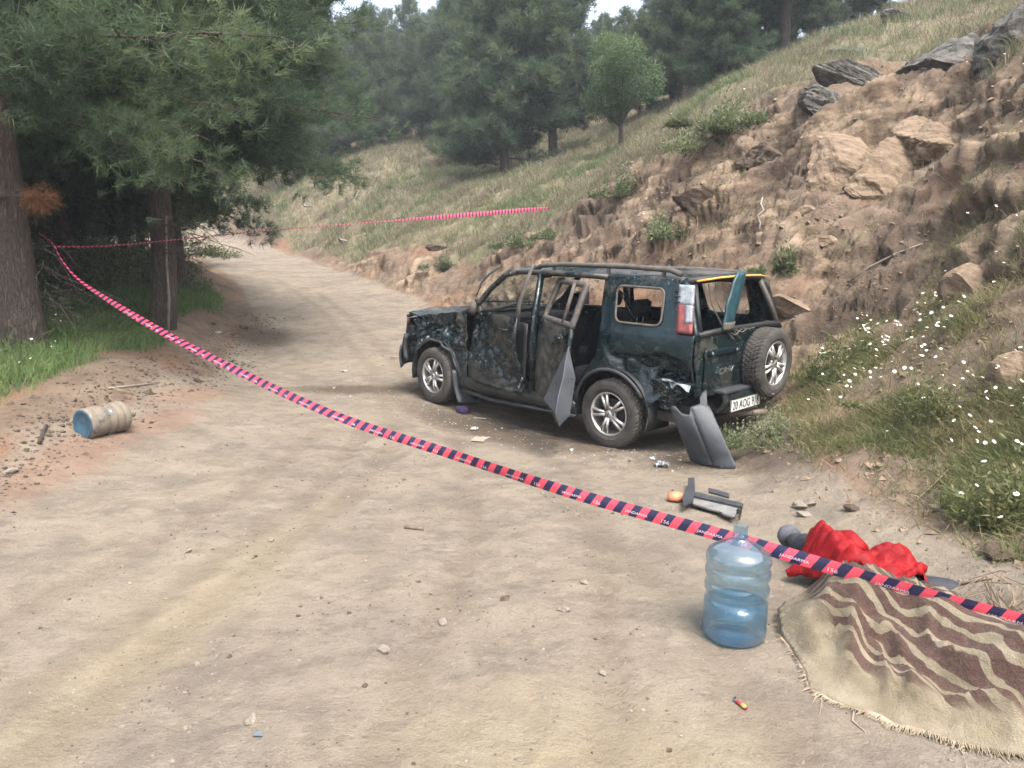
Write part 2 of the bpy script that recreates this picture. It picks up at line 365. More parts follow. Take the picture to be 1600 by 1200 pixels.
# ================================================================== mesh building tools
class MB:
    def __init__(self): self.v = []; self.f = []
    def add(self, V, F):
        b = len(self.v); self.v += [tuple(map(float, p)) for p in V]; self.f += [tuple(int(i) + b for i in f) for f in F]; return self
    def box(self, lo, hi, M=None):
        x0, y0, z0 = lo; x1, y1, z1 = hi
        V = [(x0,y0,z0),(x1,y0,z0),(x1,y1,z0),(x0,y1,z0),(x0,y0,z1),(x1,y0,z1),(x1,y1,z1),(x0,y1,z1)]
        if M is not None: V = [M @ Vector(p) for p in V]
        return self.add(V, [(0,3,2,1),(4,5,6,7),(0,1,5,4),(1,2,6,5),(2,3,7,6),(3,0,4,7)])
    def tube(self, pts, r, seg=8, cap=True, flat_=1.0, up=None):
        pts = [Vector(p) for p in pts]; n = len(pts); rs = r if hasattr(r, '__len__') else [r] * n
        V, F = [], []; ref = Vector(up) if up else None
        for i, p in enumerate(pts):
            t = (pts[min(i+1, n-1)] - pts[max(i-1, 0)]).normalized()
            if ref is None: ref = Vector((0, 0, 1)) if abs(t.z) < .9 else Vector((1, 0, 0))
            a = t.cross(ref); a = a.normalized() if a.length > 1e-6 else t.orthogonal().normalized()
            b = a.cross(t).normalized()
            if not up: ref = b
            for k in range(seg):
                th = 2 * math.pi * (k + .5) / seg
                V.append(p + (a * math.cos(th) + b * math.sin(th) * flat_) * rs[i])
        for i in range(n - 1):
            for k in range(seg):
                F.append((i*seg+k, i*seg+(k+1) % seg, (i+1)*seg+(k+1) % seg, (i+1)*seg+k))
        if cap: F.append(tuple(reversed(range(seg)))); F.append(tuple((n-1)*seg+k for k in range(seg)))
        return self.add(V, F)
    def lathe(self, prof, seg=32, axis='z', c=(0, 0, 0), rf=None, close=False):
        """prof: list of (radius, height)"""
        V, F = [], []; n = len(prof)
        for k in range(seg):
            th = 2 * math.pi * k / seg
            for j, (r, h) in enumerate(prof):
                rr = r + (rf(k, j) if rf else 0.0); a, b = rr * math.cos(th), rr * math.sin(th)
                p = (a, b, h) if axis == 'z' else ((h, a, b) if axis == 'x' else (b, h, a))
                V.append((p[0] + c[0], p[1] + c[1], p[2] + c[2]))
        for k in range(seg):
            k2 = (k + 1) % seg
            for j in range(n if close else n - 1):
                j2 = (j + 1) % n
                F.append((k*n+j, k2*n+j, k2*n+j2, k*n+j2))
        return self.add(V, F)
    def sheet(self, fn, nu, nv):
        """fn(u, v) for u, v in 0..1"""
        V = [fn(i / nu, j / nv) for j in range(nv + 1) for i in range(nu + 1)]
        F = [(j*(nu+1)+i, j*(nu+1)+i+1, (j+1)*(nu+1)+i+1, (j+1)*(nu+1)+i) for j in range(nv) for i in range(nu)]
        return self.add(V, F)
    def build(self, name, m, parent=None, smooth=False, bevel=0.0, thick=0.0, fn=None):
        V = np.array(self.v)
        if fn is not None: V = fn(V)
        o = mobj(name, V, self.f, m, parent, smooth)
        bm = bmesh.new(); bm.from_mesh(o.data); bmesh.ops.recalc_face_normals(bm, faces=bm.faces)
        bm.to_mesh(o.data); bm.free()
        if thick:
            md = o.modifiers.new('thickness', 'SOLIDIFY'); md.thickness = thick; md.offset = 0
        if bevel:
            md = o.modifiers.new('bevel', 'BEVEL'); md.width = bevel; md.segments = 2; md.limit_method = 'ANGLE'; md.angle_limit = R(40)
        return o

def inpoly(px, py, poly):
    poly = np.asarray(poly); r = np.zeros(np.shape(px), bool); j = len(poly) - 1
    for i in range(len(poly)):
        xi, yi = poly[i]; xj, yj = poly[j]
        c = ((yi > py) != (yj > py)) & (px < (xj - xi) * (py - yi) / (yj - yi + 1e-12) + xi)
        r ^= c; j = i
    return r
def resample(poly, step):
    out = []
    for a, b in zip(poly, list(poly[1:]) + [poly[0]]):
        a, b = np.array(a), np.array(b); k = max(1, int(round(np.linalg.norm(b - a) / step)))
        out += [tuple(a + (b - a) * i / k) for i in range(k)]
    return out
def rounded(poly, r, k=3):
    out = []; n = len(poly)
    for i in range(n):
        p = np.array(poly[i], float); a = np.array(poly[i-1], float) - p; b = np.array(poly[(i+1) % n], float) - p
        la, lb = np.linalg.norm(a), np.linalg.norm(b); d = min(r, la * .45, lb * .45)
        s, e = p + a / la * d, p + b / lb * d
        for t in np.linspace(0, 1, k + 1): out.append(tuple((1-t)**2 * s + 2*t*(1-t) * p + t*t * e))
    return out
def patch(outline, step, holes=()):
    """triangulated flat patch with inner points: (n, 2) points and triangles"""
    loops = [resample(outline, step)] + [resample(h, step) for h in holes]
    pts, ed = [], []
    for L in loops:
        b = len(pts); pts += L; ed += [(b + i, b + (i + 1) % len(L)) for i in range(len(L))]
    A = np.array(outline); lo, hi = A.min(0), A.max(0)
    gx_, gy_ = np.meshgrid(np.arange(lo[0] + step * .5, hi[0], step), np.arange(lo[1] + step * .5, hi[1], step * .87))
    gx_ = gx_ + (np.arange(gx_.shape[0]) % 2)[:, None] * step * .5
    gx_, gy_ = gx_.ravel(), gy_.ravel()
    ok = inpoly(gx_, gy_, loops[0])
    for h in loops[1:]: ok &= ~inpoly(gx_, gy_, h)
    B = np.array(pts); g = np.stack([gx_, gy_], 1)[ok]
    if len(g): g = g[np.sqrt(((g[:, None] - B[None]) ** 2).sum(-1)).min(1) > step * .45]
    allp = [Vector(p) for p in pts] + [Vector(p) for p in g]
    v, e, f, *_ = delaunay_2d_cdt(allp, ed, [], 0, 1e-6)
    P = np.array([tuple(p) for p in v]); F = np.array([t for t in f if len(t) == 3]); c = P[F].mean(1)
    ok = inpoly(c[:, 0], c[:, 1], loops[0])
    for h in loops[1:]: ok &= ~inpoly(c[:, 0], c[:, 1], h)
    return P, F[ok]
def panel(name, outline, surf, m, parent, step=.05, holes=(), thick=.01, flip=False, dent=None, smooth=True):
    P, F = patch(outline, step, holes)
    V = np.stack(surf(P[:, 0], P[:, 1]), -1)
    if dent is not None: V = dent(V)
    if flip: F = F[:, ::-1]
    o = mobj(name, V, F, m, parent, smooth)
    if thick:
        md = o.modifiers.new('thickness', 'SOLIDIFY'); md.thickness = thick; md.offset = -1; md.use_even_offset = False
    return o
def arc(cx, cz, r, a0, a1, n=14):
    return [(cx + r * math.cos(R(a0 + (a1 - a0) * i / n)), cz + r * math.sin(R(a0 + (a1 - a0) * i / n))) for i in range(n + 1)]
def textmesh(body, size=1.0, shear=0.0):
    """outline of a word as flat triangles, (n, 2) points and faces; origin at its lower left, height = size"""
    cu = bpy.data.curves.new('t', 'FONT'); cu.body = body; cu.size = 1.0; cu.shear = shear; cu.resolution_u = 3
    o = bpy.data.objects.new('t', cu); COL.objects.link(o)
    dg = bpy.context.evaluated_depsgraph_get(); dg.update(); me = o.evaluated_get(dg).to_mesh()
    P = np.array([tuple(v.co)[:2] for v in me.vertices]); me.calc_loop_triangles(); F = np.array([tuple(t.vertices) for t in me.loop_triangles])
    o.evaluated_get(dg).to_mesh_clear(); bpy.data.objects.remove(o); bpy.data.curves.remove(cu)
    P = P - P.min(0); P = P / P[:, 1].max() * size
    return P, F
# ================================================================== the wrecked car
# car axes: x forward, y to its left, z up; origin on the ground below the rear axle
_f = Vector((-.7007, .7114, .0470)).normalized(); _l = Vector((-.7135, -.7000, -.0300)); _l = (_l - _f * _f.dot(_l)).normalized(); _u = _f.cross(_l)
CARM = Matrix(((_f.x, _l.x, _u.x, 1.512), (_f.y, _l.y, _u.y, 7.74), (_f.z, _l.z, _u.z, -.045), (0, 0, 0, 1)))
CARI = CARM.inverted()
car = empty('car'); car.matrix_world = CARM
tag(car, 'wrecked dark green off-road car with smashed windows and its rear door open', 'car')

def paint_mat(name, dust=.5, scuff=1.0):
    n = N(name); v = n.co()
    nz = n.noise(v, 2.6, 8, .66); fine = n.noise(v, 30, 6, .7); st = n.noise(n.co((4, 4, 15), (.2, .45, 0)), 2.2, 7, .72, .4)
    base = n.mix(n.ramp(n.noise(v, 1.6, 3), [(.35, 0.), (.65, 1.)]), (.005, .011, .012), (.008, .021, .024))
    d = n.ramp(n.math('ADD', nz, n.math('MULTIPLY', n.math('SUBTRACT', fine, .5), .35)), [(.60 - dust * .30, 0.), (.80 - dust * .30, 1.)])
    sep = n.n('SeparateXYZ', {'Vector': n.co()})
    low = n.n('MapRange', {'Value': sep.outputs['Z'], 'From Min': 1.0, 'From Max': .3, 'To Min': 0.0, 'To Max': .22}).outputs[0]
    d2 = n.math('MULTIPLY', n.math('ADD', d, low, True), .72)
    dustc = n.mix(fine, (.05, .044, .036), (.15, .13, .105))
    c = n.mix(d2, base, dustc)
    s = n.math('MULTIPLY', n.ramp(st, [(.585, 0.), (.66, 1.)]), n.ramp(n.noise(v, 1.9, 3), [(.47, 0.), (.60, .8 * scuff)]))
    c = n.mix(s, c, (.22, .26, .28))
    chips = n.math('MULTIPLY', n.ramp(n.noise(v, 45, 3, .5), [(.66, 0.), (.69, 1.)]), n.ramp(n.noise(v, 3.0, 2), [(.5, 0.), (.6, scuff)]))
    c = n.mix(chips, c, (.30, .35, .37))
    rough = n.n('MapRange', {'Value': n.math('MAXIMUM', d2, s), 'To Min': .20, 'To Max': .85}).outputs[0]
    b = n.bump(n.noise(v, 5.0, 4), .25, .05); b = n.bump(fine, .25, .004, b)
    n.bsdf(c, rough, b, Metallic=.15, **{'Specular IOR Level': .5})
    return n.m
PAINT = paint_mat('green_paint', .08, .7); PAINT_D = paint_mat('dusty_green_paint', .62, .6); PAINT_S = paint_mat('scraped_green_paint', .30, 1.0)
PLAST = flat('grey_plastic', (.035, .038, .042), .6, var=.5, scale=5, bump=.2)
PLAST_L = flat('light_grey_plastic', (.042, .047, .053), .55, var=.45, scale=4, bump=.2)
BLACK = flat('black_trim', (.012, .012, .013), .6, var=.4)
CLOTH = flat('seat_cloth', (.012, .012, .015), .95, var=.3, scale=30)
DARKMET = flat('chassis_metal', (.03, .026, .022), .8, var=.5)
BARE = flat('bare_metal', (.32, .32, .32), .4, .8, .4, 20)
REDLENS = flat('red_lens', (.22, .055, .052), .5, var=.6, scale=18)
WHITELENS = flat('clear_lens', (.24, .265, .29), .3, var=.5, scale=22)
ORANGE = flat('orange_lens', (.50, .19, .09), .5, var=.3, scale=20)
FOAM = flat('yellow_foam', (.55, .30, .06), .9, var=.25, scale=30)
TEAL = flat('teal_paint', (.012, .052, .064), .5, var=.6, scale=9)
RAIL = flat('dusty_rail', (.085, .075, .063), .8, var=.4, scale=14)

def S(x, z):
    b = np.interp(z, [.22, .42, .70, .95, 1.12, 1.2, 1.45, 1.58, 1.66], [.80, .835, .86, .86, .835, .812, .735, .69, .65])
    return b - .13 * ss(2.85, 3.55, x) - .05 * ss(-.3, -.9, x)
def side(s): return lambda x, z: (x, s * S(x, z), z)
def crush(regions, seed=0.0, gen=.006, edge=0.0):
    """dents: list of (cx, cz, rx, rz, depth, crinkle) pushed in towards the car's middle"""
    def f(P):
        x, z = P[:, 0].copy(), P[:, 2].copy(); sgn = np.sign(P[:, 1] + 1e-9)
        d = gen * fbm(x * 4 + seed, z * 4, seed, 3)
        for cx, cz, rx, rz, dep, cr in regions:
            m = np.exp(-(((x - cx) / rx) ** 2 + ((z - cz) / rz) ** 2))
            d = d + m * (dep + cr * 1.1 * np.maximum(0, 1 - 5 * np.abs(noise3(x * 4.5 + seed, z * 4.5, seed + 7.0))) + cr * .4 * np.maximum(0, 1 - 4 * np.abs(noise3(x * 9 + seed, z * 9 + x * 3, seed + 3.0))) + .6 * cr * ridged(x * 5 + seed, z * 5, seed + 2.0, 3) + cr * .6 * fbm(x * 11, z * 11, seed, 2))
        if edge: d = d + edge * ss(0, .05, .955 + .03 * np.sin(x * 9) + .02 * fbm(x * 7, 0, 0, 2) - z) * ss(.50, .75, z) * ss(.05, -.12, x) * ss(-.84, -.70, x) * (1 + .35 * fbm(x * 6, z * 6, 2., 2))
        P[:, 1] -= sgn * d
        P[:, 0] += .35 * d * fbm(x * 3, z * 3, seed + 5, 2); P[:, 2] += .3 * d * fbm(x * 3, z * 3, seed + 9, 2)
        return P
    return f

A_R = arc(0, .334, .425, 20, 165, 16); A_F = arc(2.62, .334, .42, 15, 165, 16)
fender = [(2.06, .38), (2.06, 1.10), (2.2, 1.12), (2.8, 1.04), (3.28, .95), (3.38, .84), (3.38, .62), (3.12, .56)] + A_F + [(2.21, .38)]
fdoor = [(2.04, .38), (2.04, .9), (2.02, 1.12), (1.62, 1.15), (1.08, 1.16), (1.06, .9), (1.06, .38)]
rdoor = [(1.03, .38), (1.03, 1.155), (.20, 1.155), (.17, 1.05), (.22, .86), (.37, .66), (.46, .50), (.50, .38)]
rframe = [(1.03, 1.15), (1.0, 1.58), (.24, 1.58), (.19, 1.15)]
rhole = [(.975, 1.20), (.945, 1.53), (.30, 1.53), (.255, 1.20)]
quarter = [(.42, .46), (.34, .66), (.19, .86), (.15, 1.05), (.17, 1.2), (.22, 1.56), (.24, 1.62), (-.2, 1.625), (-.60, 1.61), (-.645, 1.56), (-.60, 1.50), (-.665, 1.16), (-.83, 1.15), (-.85, .72), (-.78, .63), (-.55, .60)] + list(reversed(A_R))
qhole = rounded([(-.01, 1.205), (-.50, 1.205), (-.465, 1.53), (.055, 1.53)], .07, 4)
qr = [(x, float(S(x, z)) + .006, z) for x, z in resample(qhole, .05)]; MB().tube(qr + qr[:2], .010, 6, cap=False, flat_=1.2).build('window_seal', RAIL, car, True)
panel('front_fender', fender, side(1), PAINT_S, car, .022, dent=crush([(2.75, .88, .5, .20, .06, .10), (3.25, .75, .25, .25, .10, .09), (2.2, .8, .18, .35, .02, .05)], 1.0), flip=True)
panel('rear_quarter_panel', quarter, side(1), PAINT, car, .022, holes=[qhole], dent=crush([(-.48, .76, .26, .17, .05, .045), (-.72, .66, .2, .12, .07, .09), (-.1, .9, .3, .12, .012, .02)], 4.0, .004, .055), flip=True)
for s_ in (-1,):
    panel('front_fender', fender, side(s_), PAINT, car, .07)
    panel('front_door', fdoor, side(s_), PAINT, car, .08)
    panel('rear_door', rdoor, side(s_), PAINT, car, .08)
    panel('door_frame', rframe, side(s_), PAINT, car, .08, holes=[rhole])
    panel('rear_quarter_panel', quarter, side(s_), PAINT, car, .06, holes=[qhole])
# sills
for s_ in (1, -1):
    o = MB().sheet(lambda u, v: (2.14 - u * 1.72, s_ * (.80 + .05 * math.sin(v * 2.6)), .24 + v * .15 + .008 * math.sin(u * 23)), 24, 5).build('sill', PAINT_S, car, True, thick=.02)
MB().tube([(2.1, .83, .235), (1.6, .835, .20), (.9, .83, .22), (.42, .83, .235)], .02, 6).build('sill_strip', PLAST, car, True)
# wheel arch lips
MB().tube([(x, S(x, z) + .004, z) for x, z in arc(0, .334, .425, 8, 150, 18)], .018, 6).build('arch_lip', PLAST, car, True)
MB().tube([(x, S(x, z) - .02 + .02 * math.sin(i * 1.3), z + .012 * math.sin(i * 2.1)) for i, (x, z) in enumerate(arc(2.62, .334, .42, 30, 172, 18))], .016, 6).build('arch_lip', PLAST, car, True)
# roof
def roofz(x, y): return 1.672 - .065 * (np.abs(y) / .66) ** 3 - .03 * ss(1.15, 1.6, x) - .025 * ss(-.3, -.7, x)
panel('roof', rounded([(-.66, -.655), (1.56, -.62), (1.56, .62), (-.66, .655)], .12, 4), lambda x, y: (x, y, roofz(x, y)), PAINT_D, car, .05, dent=lambda P: np.stack([P[:, 0], P[:, 1], P[:, 2] + .018 * fbm(P[:, 0] * 2.2, P[:, 1] * 2.2, 3., 3) - .03 * np.exp(-((P[:, 0] - 1.25) / .25) ** 2 - ((P[:, 1] - .5) / .3) ** 2)], -1))
for s_ in (1, -1):
    zr = 0 if s_ > 0 else -.055; rl = MB().tube([(1.22, s_ * .615, 1.62 + zr), (1.12, s_ * .61, 1.675 + zr), (.8, s_ * .605, 1.695 + zr), (0, s_ * .605, 1.702 + zr), (-.45, s_ * .605, 1.69 + zr), (-.56, s_ * .605, 1.655 + zr)], .034, 8, flat_=.75).build('roof_rail', RAIL, car, True)
    for xx in (.95, .25, -.38): MB().tube([(xx, s_ * .61, 1.60), (xx, s_ * .607, 1.69 + zr)], .02, 6).build('rail_foot', RAIL, rl, True)
# pillars and rails of the body shell
def bar(name, pts, r, m=PAINT, parent=car, fl=.7): return MB().tube(pts, r, 6, flat_=fl).build(name, m, parent, True)
for s_ in (1, -1):
    dn = .035 if s_ > 0 else 0
    bar('windscreen_pillar', [(2.20, s_ * .74, 1.09), (1.98, s_ * (.725 + .02 * (s_ > 0)), 1.23 - dn), (1.80, s_ * .70, 1.43 - dn), (1.60, s_ * .665, 1.57 - dn * .5), (1.40, s_ * .655, 1.61)], [.05, .045, .042, .045, .045], PAINT_D)
    bar('roof_side_rail', [(1.52, s_ * .655, 1.595), (1.0, s_ * .675, 1.605), (.5, s_ * .675, 1.605), (.20, s_ * .675, 1.60)], .042, PAINT_D)
    bar('centre_pillar', [(1.045, s_ * .80, .34), (1.045, s_ * .815, .9), (1.045, s_ * .79, 1.16), (1.06, s_ * .675, 1.60)], [.06, .055, .045, .04], PAINT)
    bar('door_seal', [(.40, s_ * .79, .46), (.32, s_ * .80, .66), (.17, s_ * .80, .88), (.135, s_ * .79, 1.08), (.16, s_ * .765, 1.22), (.20, s_ * .68, 1.56)], .022, BLACK)
    MB().tube([(-.62, s_ * .635, 1.60), (-.68, s_ * .66, 1.52), (-.80, s_ * .72, 1.18), (-.84, s_ * .735, 1.10)], [.04, .035, .035, .04], 6).build('rear_pillar', BLACK if s_ < 0 else PAINT, car, True)
MB().tube([(1.57, -.65, 1.585), (1.64, -.3, 1.605), (1.65, 0, 1.605), (1.64, .3, 1.60), (1.57, .65, 1.575)], .04, 6).build('windscreen_header', PAINT_D, car, True)
MB().tube([(-.64, -.64, 1.60), (-.72, -.3, 1.622), (-.74, 0, 1.625), (-.72, .3, 1.622), (-.64, .64, 1.60)], [.035]*5, 6).build('rear_header', BLACK, car, True)
MB().tube([(-.72, .60, 1.605), (-.80, .35, 1.632), (-.82, .0, 1.640), (-.80, -.35, 1.632), (-.75, -.52, 1.615)], .017, 8, flat_=.6).build('foam_strip', FOAM, car, True)
# bonnet
def bonz(x, y): return 1.125 - .15 * ss(1.9, 3.5, x) - .05 * (np.abs(y) / .72) ** 2.5 + .03
panel('bonnet', rounded([(2.16, -.73), (3.36, -.64), (3.42, -.3), (3.42, .3), (3.36, .66), (2.16, .73)], .05, 2), lambda x, y: (x, y, bonz(x, y)), PAINT_D, car, .05,
      dent=lambda P: np.stack([P[:, 0], P[:, 1], P[:, 2] + .03 * fbm(P[:, 0] * 2.5, P[:, 1] * 2.5, 7., 3) - .03 * np.exp(-((P[:, 0] - 2.7) / .35) ** 2 - (P[:, 1] / .4) ** 2) + .03 * ss(3.1, 3.4, P[:, 0])], -1))
MB().tube([(3.36, .66, .965), (3.425, .3, 1.0), (3.43, 0, 1.0), (3.425, -.3, 1.0), (3.36, -.64, .97)], .022, 6).build('bonnet_lip', BLACK, car, True)
MB().sheet(lambda u, v: (2.12 + v * .14, (u - .5) * 1.44, 1.10 + .02 * math.sin(v * 3)), 12, 3).build('cowl', BLACK, car, True, thick=.02)
# nose
MB().sheet(lambda u, v: (3.39 + .09 * (1 - (2 * u - 1) ** 4) - .06 * v, (u - .5) * 1.36, .60 + v * .34), 16, 5).build('grille', BLACK, car, True, thick=.02)
fb = MB().sheet(lambda u, v: (3.28 + .24 * (1 - abs(2 * u - 1) ** 3.5) + .03 * math.sin(v * 3.1), (u - .5) * 1.56 + (.05 if u > .8 else 0), .33 + v * .27 + .03 * math.sin(u * 9) * u), 22, 5).build('front_bumper', PLAST, car, True, thick=.02)
o = MB().sheet(lambda u, v: (3.42 - .16 * u + .05 * math.sin(v * 3), .58 + .18 * u, .42 + v * .33), 5, 6).build('bumper_corner', PLAST, car, True, thick=.05)
for s_ in (1, -1):
    hl = MB().box((3.26, min(s_ * .40, s_ * .66), .68), (3.40, max(s_ * .40, s_ * .66), .86)).build('headlight', BLACK, car, bevel=.03)
    MB().lathe([(.0, .0), (.05, .005), (.075, .03), (.08, .05)], 20, 'x', (3.365, s_ * .53, .77)).build('reflector', BARE, hl, True)
MB().sheet(lambda u, v: (3.36 - .5 * u, .50 + .22 * u - .1 * v, .30 - .06 * math.sin(u * 3) + .05 * v), 8, 3).build('torn_splash_guard', BLACK, car, True, thick=.015)
MB().tube([(3.30, .66, .60), (3.12, .78, .56), (2.98, .82, .62), (2.90, .83, .70)], .022, 6, flat_=2.2).build('bent_fender_edge', BARE if False else PAINT_S, car, True)
# floor, bulkheads, wheel wells, underside
MB().box((-.78, -.70, .34), (2.12, .70, .42)).box((2.12, -.62, .36), (2.16, .62, 1.08)).box((2.16, -.50, .36), (3.28, .50, .86)).build('floor_pan', DARKMET, car)
for s_ in (1, -1):
    for cx in (0, 2.62):
        MB().sheet(lambda u, v: (cx + .44 * math.cos(R(-12 + 204 * u)), s_ * (.50 + .33 * v), .334 + .44 * math.sin(R(-12 + 204 * u))), 16, 3).build('wheel_well', BLACK, car, True, thick=.012)
MB().tube([(0, -.66, .33), (0, .66, .33)], .045, 8).tube([(-.35, -.5, .36), (0.25, -.5, .30)], .03, 6).tube([(-.35, .5, .36), (0.25, .5, .30)], .03, 6).build('rear_axle', DARKMET, car)
MB().tube([(2.62, -.66, .33), (2.62, .66, .33)], .045, 8).build('front_axle', DARKMET, car)
MB().box((-.80, -.62, .36), (-.40, .62, .50)).build('fuel_tank', DARKMET, car, bevel=.05)

# doors on the near side, both forced open
def hinged(name, hx, hy, ang, dz=0.0, lean=0.0):
    d = bpy.data.objects.new(name, None); return d
def swing(hx, hy, ang, lean=0.0, dz=0.0):
    """rotation about an upright axis through the hinge; opens outwards for positive angles"""
    return Matrix.Translation((hx, hy, dz)) @ Matrix.Rotation(ang, 4, 'Z') @ Matrix.Rotation(lean, 4, 'X') @ Matrix.Translation((-hx, -hy, 0))
def apply_m(M, dent=None):
    A = np.array(M)
    def f(P):
        if dent is not None: P = dent(P)
        return P @ A[:3, :3].T + A[:3, 3]
    return f
MF = swing(2.04, .83, R(-14), R(3), 0.0)
dF = crush([(1.5, .72, .35, .2, .05, .05), (1.95, 1.0, .2, .22, .05, .06), (1.2, .5, .25, .2, .06, .07), (1.15, 1.0, .1, .3, -.03, .02)], 9.0)
fd = panel('front_door', fdoor, side(1), PAINT_S, car, .022, dent=apply_m(MF, dF), flip=True, thick=.03)
tp = lambda M, pts: [M @ Vector(p) for p in pts]
MB().tube(tp(MF, [(1.10, .80, 1.12), (1.09, .80, 1.30), (1.06, .75, 1.52), (1.03, .70, 1.70)]), [.020, .017, .015, .013], 6, flat_=1.7).build('bent_window_frame', RAIL, fd, True)
MB().tube(tp(MF, [(2.02, .80, 1.10), (1.80, .80, 1.17), (1.45, .80, 1.22), (1.12, .82, 1.30)]), .014, 6).build('window_channel', BLACK, fd, True)
MB().sheet(lambda u, v: tuple(MF @ Vector((2.05 - u * .24 * (1 - v), .81 - .06 * v, 1.10 + v * .20 - u * .0))), 4, 4).build('mirror_sail', PAINT_D, fd, True, thick=.03)
MB().tube(tp(MF, [(2.0, .83, 1.12), (1.96, .87, 1.17), (1.93, .88, 1.25)]), [.03, .05, .03], 8, flat_=1.2).build('mirror_stub', RAIL, fd, True)
MB().tube(tp(MF, [(1.18, .87, 1.02), (1.22, .885, 1.02), (1.30, .885, 1.02), (1.34, .87, 1.02)]), .013, 6).build('handle', BLACK, fd, True)
MB().sheet(lambda u, v: tuple(MF @ Vector((2.0 - u * .92, .70 - .02 * math.sin(u * 9), .40 + v * .70))), 10, 6).build('door_lining', BLACK, fd, True, thick=.02)

MR = swing(1.03, .83, R(-28), R(4.5), 0.0)
dRr = crush([(.7, .75, .25, .25, .02, .025), (.35, .9, .15, .2, .02, .03)], 14.0)
rd = panel('rear_door', rdoor, side(1), PAINT_D, car, .03, dent=apply_m(MR, dRr), flip=True, thick=.035)
panel('window_frame', rframe, side(1), RAIL, rd, .04, holes=[rhole], dent=apply_m(MR), flip=True, thick=.04)
MB().tube(tp(MR, [(.44, S(.44, 1.2), 1.17), (.50, S(.5, 1.53) , 1.55)]), .02, 6).build('quarter_light_bar', RAIL, rd, True)
hb = MB().sheet(lambda u, v: tuple(MR @ Vector((.26 + .17 * u, .872 + .004 * math.sin(3.1 * u), .98 + .08 * v))), 5, 4).build('handle_cup', BLACK, rd, True, thick=.01)
MB().tube(tp(MR, [(.28, .885, 1.035), (.345, .90, 1.04), (.41, .885, 1.035)]), .016, 8, flat_=.8).build('handle', PAINT, hb, True)
MB().sheet(lambda u, v: tuple(MR @ Vector((1.0 - u * .60, .775, .42 + v * .70))), 8, 6).build('door_lining', BLACK, rd, True, thick=.02)
# door trim that has come off and hangs out of the opening
def wl(px, py, z): return CARI @ Vector(px2w(px, py, z))
A_, B_, C_, D_, E_, F_, G_ = [wl(*q) for q in ((888, 541, 7.0), (899, 592, 6.86), (890, 650, 6.72), (873, 667, 6.64), (849, 624, 6.88), (879, 590, 6.76), (867, 646, 6.62))]
trim = mobj('loose_door_trim', [tuple(q) for q in (A_, B_, C_, D_, G_, F_, (A_ + F_) / 2 + Vector((0, .01, 0)), (F_ + G_) / 2 + Vector((0, .012, 0)))], [(0, 1, 5, 6), (1, 2, 7, 5), (2, 3, 4, 7)], PLAST_L, car)
md = trim.modifiers.new('thickness', 'SOLIDIFY'); md.thickness = .014; md.offset = 0; md = trim.modifiers.new('bevel', 'BEVEL'); md.width = .008; md.segments = 2
tag(trim, 'grey plastic trim panel hanging down')
tb = mobj('trim_pocket', [tuple(q + Vector((.0, -.012, 0))) for q in (A_, F_, G_, D_, E_)], [(0, 1, 2, 3, 4)], PLAST, trim); md = tb.modifiers.new('thickness', 'SOLIDIFY'); md.thickness = .012; md.offset = 0
for q in (E_.lerp(G_, .35), D_.lerp(G_, .45)): MB().lathe([(0, .012), (.016, .012), (.018, 0)], 10, 'y', tuple(q)).build('clip_hole', BLACK, trim)

# windscreen, crazed but in place
def glass_mat(name, dirt=.5):
    n = N(name); v = n.co()
    cr = n.vor(v, 9, 'DISTANCE_TO_EDGE').outputs['Distance']; cr2 = n.vor(v, 26, 'DISTANCE_TO_EDGE').outputs['Distance']
    l = n.math('MAXIMUM', n.ramp(cr, [(0, 1.), (.035, 0.)]), n.math('MULTIPLY', n.ramp(cr2, [(0, 1.), (.05, 0.)]), .5))
    dm = n.ramp(n.noise(v, 3, 5), [(.3, .12), (.75, dirt)])
    f = n.math('MAXIMUM', l, dm, True)
    p = n.n('BsdfPrincipled', {'Base Color': (.50, .54, .53), 'Roughness': .6})
    g = n.n('BsdfGlossy', {'Color': (.9, .95, 1), 'Roughness': .06}); t_ = n.n('BsdfTransparent', {'Color': (.82, .88, .87)})
    fr = n.n('Fresnel', {'IOR': 1.5}); gl = n.n('MixShader', {'Fac': .12, 1: t_.outputs[0], 2: g.outputs[0]})
    mx = n.n('MixShader', {'Fac': f, 1: gl.outputs[0], 2: p.outputs[0]})
    n.t.links.new(mx.outputs[0], n.out.inputs['Surface']); return n.m
GLASS = glass_mat('cracked_glass', .55)
def scr(u, v):
    y = (u - .5) * (1.42 - .12 * v); return (2.20 - .58 * v + .05 * (1 - (2 * u - 1) ** 2) - .06 * math.exp(-((u - .8) / .25) ** 2 - ((v - .5) / .3) ** 2), y, 1.10 + .48 * v - .05 * math.exp(-((u - .75) / .2) ** 2 - ((v - .55) / .3) ** 2))
MB().sheet(scr, 24, 14).build('windscreen', GLASS, car, True)
MB().tube([scr(.1, .02), scr(.3, .10), scr(.5, .08)], .01, 5).build('wiper', BLACK, car)
MB().tube([Vector(scr(.06, .05)) + Vector((.05, 0, .03)), wl(742, 470, 9.4), wl(752, 442, 9.4), wl(765, 428, 9.4), wl(779, 418, 9.4)], .014, 6).build('dangling_seal', BLACK, car, True)

